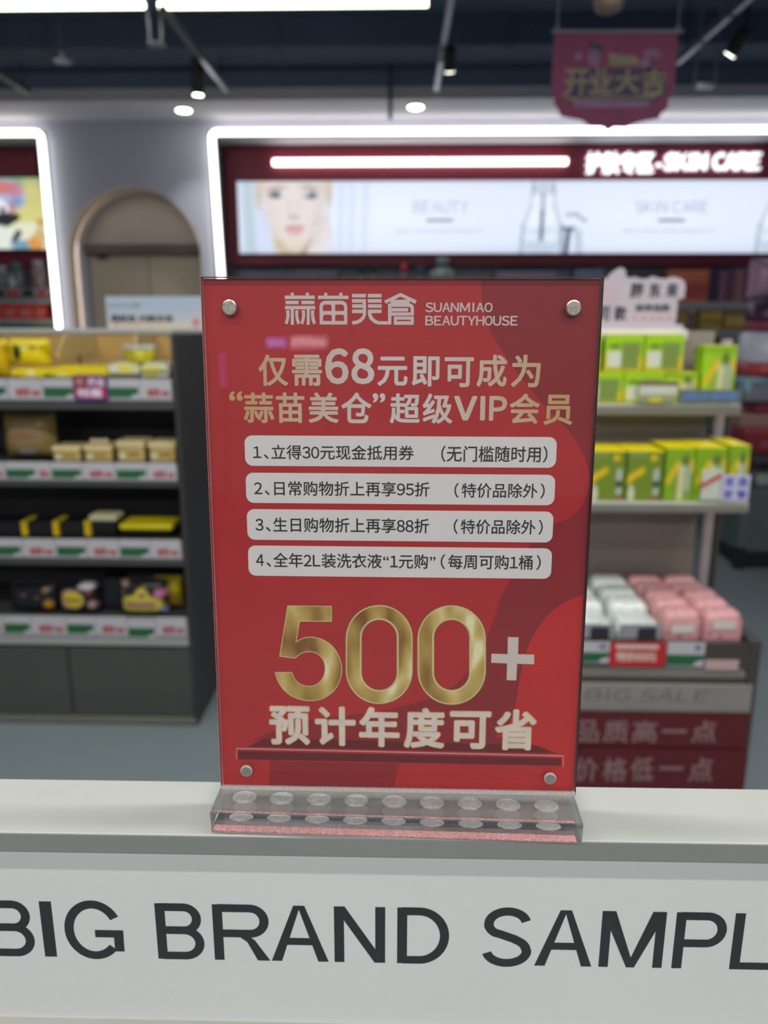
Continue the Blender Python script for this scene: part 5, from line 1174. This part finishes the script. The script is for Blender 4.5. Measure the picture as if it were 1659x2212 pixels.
for s, a, b, c, d in (('仅', 239, 358, 346, 473), ('需', 374, 495, 347, 473), ('元', 718, 840, 355, 473), ('即', 857, 968, 353, 475), ('可', 988, 1106, 357, 478), ('成', 1118, 1240, 347, 477), ('为', 1257, 1375, 347, 478)):
    stext(s, a, b, c, d, z1p, M_gr, .024, T1)
stext('6', 507, 602, 321, 466, z1p, M_gr, .03, T1); stext('8', 613, 706, 321, 466, z1p, M_gr, .03, T1)
for s, a, b, c, d in (('“', 121, 176, 494, 533), ('蒜', 179, 302, 499, 622), ('苗', 310, 425, 499, 622), ('美', 440, 562, 499, 622), ('仓', 572, 695, 499, 623), ('”', 699, 750, 502, 540), ('超', 768, 890, 503, 624), ('级', 900, 1021, 503, 625), ('V', 1026, 1120, 513, 612), ('I', 1132, 1152, 513, 612), ('P', 1168, 1240, 513, 613), ('会', 1250, 1372, 503, 626), ('员', 1388, 1504, 508, 630)):
    stext(s, a, b, c, d, z1p, M_gr, .024 if s not in 'VIP' else .03, T1)
stext('SUANMIAO', 911, 1182, 137, 176, z1p, M_silver, .018, T1); stext('BEAUTYHOUSE', 911, 1283, 190, 230, z1p, M_silver, .018, T1)
# custom logo strokes (zoomed logo grid -> sheet)
def zlg(X, Y): return S(600+X/5.184, 620+Y/5.184)
LG = [rect(78, 135, 415, 95), rect(145, 97, 181, 64), rect(314, 97, 350, 64), rect(88, 193, 234, 153), rect(264, 193, 410, 153), rect(82, 250, 419, 211),
      rect(146, 423, 181, 250), rect(325, 423, 358, 250),
      [(92, 262), (130, 258), (134, 320), (124, 370), (110, 420), (78, 404), (92, 360), (98, 310)], [(196, 262), (232, 262), (228, 310), (236, 360), (252, 404), (222, 422), (204, 370), (196, 320)],
      [(268, 260), (304, 258), (308, 320), (300, 370), (284, 420), (254, 404), (268, 360), (274, 310)], [(372, 262), (410, 262), (406, 310), (414, 355), (428, 402), (398, 421), (380, 370), (372, 320)],
      rect(451, 135, 793, 97), rect(520, 98, 555, 65), rect(689, 98, 725, 65),
      rect(832, 117, 987, 77), rect(1008, 117, 1163, 77),
      rect(1008, 176, 1163, 135), rect(1010, 234, 1163, 193),
      rect(832, 293, 955, 252),
      [(832, 135), (987, 135), (990, 300), (975, 350), (935, 395), (890, 415), (833, 420), (833, 382), (880, 376), (920, 355), (950, 320), (955, 290), (955, 235), (832, 233), (832, 193), (952, 193), (950, 176), (832, 176)],
      [(1010, 252), (1163, 252), (1163, 292), (1048, 293), (1060, 330), (1090, 362), (1130, 382), (1235, 384), (1235, 185), (1490, 185), (1515, 200), (1525, 235), (1525, 320), (1272, 322), (1272, 420), (1130, 420), (1080, 405), (1030, 362), (1010, 310)],
      [(1375, 65), (1556, 150), (1540, 190), (1478, 160), (1478, 185), (1262, 185), (1262, 160), (1208, 188), (1192, 152)]]
LH = [rect(1272, 235, 1460, 222), [(1460, 222), (1480, 225), (1488, 240), (1488, 283), (1272, 283), (1272, 274), (1460, 274)], [(1375, 108), (1448, 142), (1305, 142)]]
LF = [rect(1300, 423, 1523, 330)]; LFh = rect(1333, 382, 1490, 366)
FLD = rrect(468, 155, 778, 420, 60)
def lgp(polys): return [[zlg(*q) for q in p] for p in polys]
sflat('logo_strokes', lgp(LG+LF), T1, M_silver, ins)
sflat('logo_strokes', lgp([[(470, 420), (467, 215), (480, 175), (520, 153), (725, 153), (765, 175), (779, 215), (779, 420)]]), T1, M_silver, ins)
hol = [[(505, 268), (505, 215), (520, 196), (590, 196), (603, 215), (603, 268)], [(643, 268), (643, 196), (722, 196), (743, 215), (743, 268)], [(508, 380), (508, 325), (525, 310), (590, 310), (606, 325), (606, 380)], [(643, 380), (643, 325), (655, 310), (728, 310), (743, 325), (743, 380)]]
sflat('logo_counters', lgp(hol+LH+[LFh]), T1+.00003, M_rd, ins)
# pills
for k, (pl_, lines) in enumerate((((529, 941, 1202, 1011.5), (('1、立得30元现金抵用券', 218, 865, 711, 770), ('(无门槛随时用)', 975, 1403, 714, 780))),
        ((531.5, 1022, 1198.5, 1092), (('2、日常购物折上再享95折', 222, 928, 857, 916), ('（特价品除外）', 1028, 1392, 864, 924))),
        ((534, 1101, 1194.5, 1172), (('3、生日购物折上再享88折', 227, 926, 1004, 1063), ('（特价品除外）', 1025, 1384, 1010, 1070))),
        ((536.5, 1180, 1191.5, 1250), (('4、全年2L装洗衣液“1元购”', 230, 952, 1147, 1206), ('（每周可购1桶）', 973, 1376, 1152, 1212))))):
    xm = (pl_[0]+pl_[2])/2; ym = (pl_[1]+pl_[3])/2
    u0 = S(pl_[0], ym)[0]; u1 = S(pl_[2], ym)[0]; v1 = S(xm, pl_[1]+1.2)[1]; v0 = S(xm, pl_[3]-3.2)[1]
    pill = slab('white_pill', u0, u1, v0, v1, .00006, .00014, M_pill, ins)
    bpy.data.objects.remove(pill)
    pill = sflat('white_pill', [rrect(u0, v0, u1, v1, .0042)], .00012, M_pill, ins)
    for s, a, b, c, d in lines: stext(s, a, b, c, d, z1p, M_inkd, .011, .00018)
# big gold 500 +
M_gold5 = bpy.data.materials.new('printed_gold'); M_gold5.use_nodes = True; nt = M_gold5.node_tree; b = nt.nodes['Principled BSDF']
tc = nt.nodes.new('ShaderNodeTexCoord'); mp_ = nt.nodes.new('ShaderNodeMapping'); mp_.inputs['Scale'].default_value = (55, 55, 26); mp_.inputs['Rotation'].default_value = (0, .5, 0)
no = nt.nodes.new('ShaderNodeTexNoise'); no.inputs['Scale'].default_value = 1.4; no.inputs['Detail'].default_value = 1.0; r = nt.nodes.new('ShaderNodeValToRGB')
els = r.color_ramp.elements; els[0].position = .3; els[0].color = (*lin((140, 92, 40)), 1); els[1].position = .72; els[1].color = (*lin((250, 240, 190)), 1)
for p_, c_ in ((.42, (176, 138, 64)), (.55, (204, 172, 92)), (.64, (222, 196, 124))): e = els.new(p_); e.color = (*lin(c_), 1)
L = nt.links; L.new(tc.outputs['Object'], mp_.inputs[0]); L.new(mp_.outputs[0], no.inputs['Vector']); L.new(no.outputs['Fac'], r.inputs[0]); L.new(r.outputs[0], b.inputs['Base Color']); b.inputs['Roughness'].default_value = .45
M_gl = mat('gold_highlight', (226, 206, 150), .45, noise=.1, scale=120); M_gd = mat('gold_rim', (148, 112, 56), .45)
five = [(355, 125), (536, 127), (536, 193), (407, 192), (394, 268), (420, 255), (455, 251), (500, 262), (540, 290), (565, 330), (577, 375), (572, 420), (552, 462), (520, 492), (480, 509), (430, 511), (380, 497), (340, 468), (315, 430), (303, 393), (376, 393), (388, 422), (412, 442), (445, 449), (475, 440), (497, 415), (505, 380), (498, 348), (478, 325), (450, 315), (415, 320), (388, 341), (322, 333)]
def smooth_run(p, i0, i1):
    out = list(p[:i0+1])
    for i in range(i0, i1):
        a, b_, c, d_ = p[max(i-1, i0)], p[i], p[i+1], p[min(i+2, i1)]
        for k in range(1, 6):
            t_ = k/5; out.append(tuple(.5*(2*b_[j]+(c[j]-a[j])*t_+(2*a[j]-5*b_[j]+4*c[j]-d_[j])*t_*t_+(3*b_[j]-a[j]-3*c[j]+d_[j])*t_**3) for j in (0, 1)))
    return out+list(p[i1+1:])
five = smooth_run(smooth_run(five, 20, 31), 4, 19)
def grow(pts, d):           # simple outline offset (positive = inward)
    n = len(pts); area = sum(pts[i][0]*pts[(i+1) % n][1]-pts[(i+1) % n][0]*pts[i][1] for i in range(n)); sg = 1 if area > 0 else -1; out = []
    for i in range(n):
        a = Vector(pts[i-1]); b_ = Vector(pts[i]); c = Vector(pts[(i+1) % n]); e1 = (b_-a).normalized(); e2 = (c-b_).normalized()
        n1 = Vector((-e1.y, e1.x))*sg; n2 = Vector((-e2.y, e2.x))*sg; m_ = (n1+n2); m_ = m_/max(.35, m_.length_squared/2*1.0) if m_.length > .01 else n1
        out.append(tuple(b_+m_*d*.5*2/2))
    return out
def ring(cx, y0, y1, w, hole_w, hy0, hy1, n=20):
    def cap(x0, x1, ya, yb):
        r_ = (x1-x0)/2*1.0; c = (x0+x1)/2; p = []
        for k in range(n+1): t_ = math.pi*k/n; p.append((c+r_*math.cos(t_), ya+r_-r_*math.sin(t_)))
        for k in range(n+1): t_ = math.pi*k/n; p.append((c-r_*math.cos(t_), yb-r_+r_*math.sin(t_)))
        return p
    return cap(cx-w/2, cx+w/2, y0, y1), cap(cx-hole_w/2, cx+hole_w/2, hy0, hy1)
def ringgeo(o, i, off, nm, m):
    n = len(o); g = G(); v = [sp3(*z2p(*q), off) for q in o]+[sp3(*z2p(*q), off) for q in i]
    g.add(v, [(k, (k+1) % n, (k+1) % n+n, k+n) for k in range(n)]); return g.obj(nm, m, ins, local=True)
def lerp_ring(o, i, t): return [(a[0]+(b_[0]-a[0])*t, a[1]+(b_[1]-a[1])*t) for a, b_ in zip(o, i)]
sflat('gold_digit_rim', [[z2p(*q) for q in five]], T1, M_gd, ins)
sflat('gold_digit_edge', [[z2p(*q) for q in grow(five, 2.5)]], T1+.00002, M_gl, ins)
sflat('gold_digit', [[z2p(*q) for q in grow(five, 9)]], T1+.00004, M_gold5, ins)
for cx_, y0, y1 in ((725.5, 122, 525), (1017, 123, 528)):
    o_, i_ = ring(cx_, y0, y1, 274 if cx_ < 800 else 280, 138, 186, 465)
    ringgeo(o_, i_, T1, 'gold_digit_rim', M_gd); ringgeo(lerp_ring(o_, i_, .04), lerp_ring(o_, i_, .97), T1+.00002, 'gold_digit_edge', M_gl); ringgeo(lerp_ring(o_, i_, .12), lerp_ring(o_, i_, .86), T1+.00004, 'gold_digit', M_gold5)
plus = [(1243, 253), (1287, 254), (1284, 322), (1350, 324), (1349, 363), (1281, 361), (1277, 428), (1238, 427), (1240, 360), (1176, 357), (1177, 320), (1242, 322)]
sflat('plus_rim', [[z2p(*q) for q in plus]], T1, M_gl, ins); sflat('plus_sign', [[z2p(*q) for q in grow(plus, 5)]], T1+.00003, M_silver, ins)
M_go2 = mat('slogan_gold_edge', (224, 184, 116), .5, noise=.2, scale=150); M_sl2 = mat('slogan_silver', (234, 218, 210), .5, noise=.06, scale=150)
for s, a, b_, c, d in (('预', 281, 448, 529, 688), ('计', 465, 632, 531, 692), ('年', 643, 810, 534, 697), ('度', 823, 991, 537, 702), ('可', 1007, 1177, 550, 705), ('省', 1189, 1360, 543, 710)):
    stext(s, a, b_, c, d, z2p, M_go2, .045, T1+.00004); stext(s, a+4, b_-4, c+4, d-4, z2p, M_sl2, .022, T1+.00012)
# clear front and rear sheets
slab('front_sheet', -SW/2, SW/2, 0, SH, .0006, .0030, M_acr, bev=.0002)
slab('rear_sheet', -SW/2, SW/2, 0, SH, -.0030, -.0006, M_acr, bev=.0002)
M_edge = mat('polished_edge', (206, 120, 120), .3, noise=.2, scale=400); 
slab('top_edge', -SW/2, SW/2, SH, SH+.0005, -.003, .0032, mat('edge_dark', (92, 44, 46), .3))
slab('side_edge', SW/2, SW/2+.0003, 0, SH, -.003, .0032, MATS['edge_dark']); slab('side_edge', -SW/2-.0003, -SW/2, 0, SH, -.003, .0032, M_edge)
# screw caps
def cap(x, y, r, nm, m, ringm, h=.0016):
    u, v = S(x, y); g = G(); n = 28
    for (rr_, oo) in (): pass
    prof = [(r, 0), (r, h*.6), (r*.86, h)]; vs = []; fs = []
    for rr_, oo in prof:
        for k in range(n): t_ = 2*math.pi*k/n; vs.append(sp3(u+rr_*math.cos(t_), v+rr_*math.sin(t_), .0030+oo))
    for i in range(2):
        for k in range(n): fs.append((i*n+k, i*n+(k+1) % n, (i+1)*n+(k+1) % n, (i+1)*n+k))
    fs.append(tuple(2*n+k for k in range(n))); o = g.add(vs, fs).obj(nm, ringm, sh, local=True)
    vs = [sp3(u+r*.84*math.cos(2*math.pi*k/n), v+r*.84*math.sin(2*math.pi*k/n), .0030+h+.0001) for k in range(n)]
    G().add(vs, [tuple(range(n))]).obj('cap_face', m, o, local=True)
M_sil = mat('cap_silver', (176, 168, 158), .35, metal=.8, noise=.25, scale=500); M_clr = mat('cap_grey', (146, 142, 134), .4, noise=.1, scale=300); M_cring = mat('cap_ring', (206, 196, 188), .3)
cap(499, 664, .0041, 'metal_cap', M_sil, mat('cap_rim_metal', (170, 160, 150), .3, metal=.7)); cap(1236, 665, .0041, 'metal_cap', M_sil, MATS['cap_rim_metal'])
cap(535, 1657.5, .0036, 'clear_cap', M_clr, M_cring); cap(1186, 1673.5, .0036, 'clear_cap', M_clr, M_cring)
# acrylic base block, turned a little against the sheet
bz = math.radians(-1.0); BW = .2105; bx = -.0007
def bp_(x, y, z):  # base coordinates -> holder coordinates
    return (bx+x*math.cos(bz)-y*math.sin(bz), x*math.sin(bz)+y*math.cos(bz), z)
def bobj(g, nm, m, par=None, **k):
    g.v = [bp_(*a) for a in g.v]; return g.obj(nm, m, par or sh, local=True, **k)
BF, BB = -.0278, .0235
base = bobj(G().box((-BW/2, BW/2), (BF, BB), (.0006, BH-.0002), .0003), 'base_block', M_blk)
M_dot = mat('silicone_dot', (242, 242, 234), .25, noise=.25, scale=500, bump=.5)
for k in range(9):
    for (yy, r_) in ((-.004, .0074),):
        xx = -BW/2+.0145+k*(BW-.031)/8
        g = G().lathe([(r_, .00005), (r_*.96, .0010)], (xx, yy, 0), 20, 1, .8); bobj(g, 'silicone_dot', M_dot)
bobj(G().box((-BW/2+.001, BW/2-.003), (BF+.0005, BF+.0100), (.0001, .0009)), 'adhesive_strip', mat('adhesive_red', (220, 160, 160), .5, noise=.45, scale=700))
# the slot channel that carries the sheets: frosted line
slab('slot_line', -SW/2, SW/2, -.0002, .0022, .0031, .0034, mat('slot_frost', (212, 200, 196), .5, noise=.15, scale=600))

# lit shop sign across the corridor behind the viewer (mirrored faintly in the acrylic)
def mirrored(x, y, Y):
    d = ray(x, y); t_ = (_no-EYE).dot(_nn)/d.dot(_nn); q = EYE+d*t_; r_ = d-2*d.dot(_nn)*_nn; return q+r_*((Y-q.y)/r_.y)
def corridor_sign(xa, xb, ya, yb, rgb, label, txt):
    A, B = mirrored(xa, ya, -9.5), mirrored(xb, yb, -9.5); x0, x1 = sorted((A.x, B.x)); z0, z1 = sorted((A.z, B.z))
    t = thing('corridor_sign', label, 'sign', ((x0+x1)/2, -9.5, 0))
    G().box((x0-.01, x1+.01), (-9.6, -9.51), (z0-.01, z1+.01), .003).obj('sign_case', M_black, t)
    G().box((x0, x1), (-9.51, -9.505), (z0, z1)).obj('lit_face', glow('lit_'+txt, rgb, 7.0 if txt != 'c' else 3.5), t)
    for x in (x0+.01, x1-.03): G().box((x, x+.02), (-9.57, -9.54), (0, z0)).obj('post', M_black, t)
corridor_sign(577, 618, 731, 750, (150, 150, 250), 'lit blue violet sign across the corridor, the left one facing the counter', 'a')
corridor_sign(630, 706, 729, 750, (235, 190, 205), 'lit pale pink sign across the corridor beside the violet one', 'b')
corridor_sign(474, 490, 764, 836, (150, 80, 190), 'narrow upright purple lit sign across the corridor', 'c')
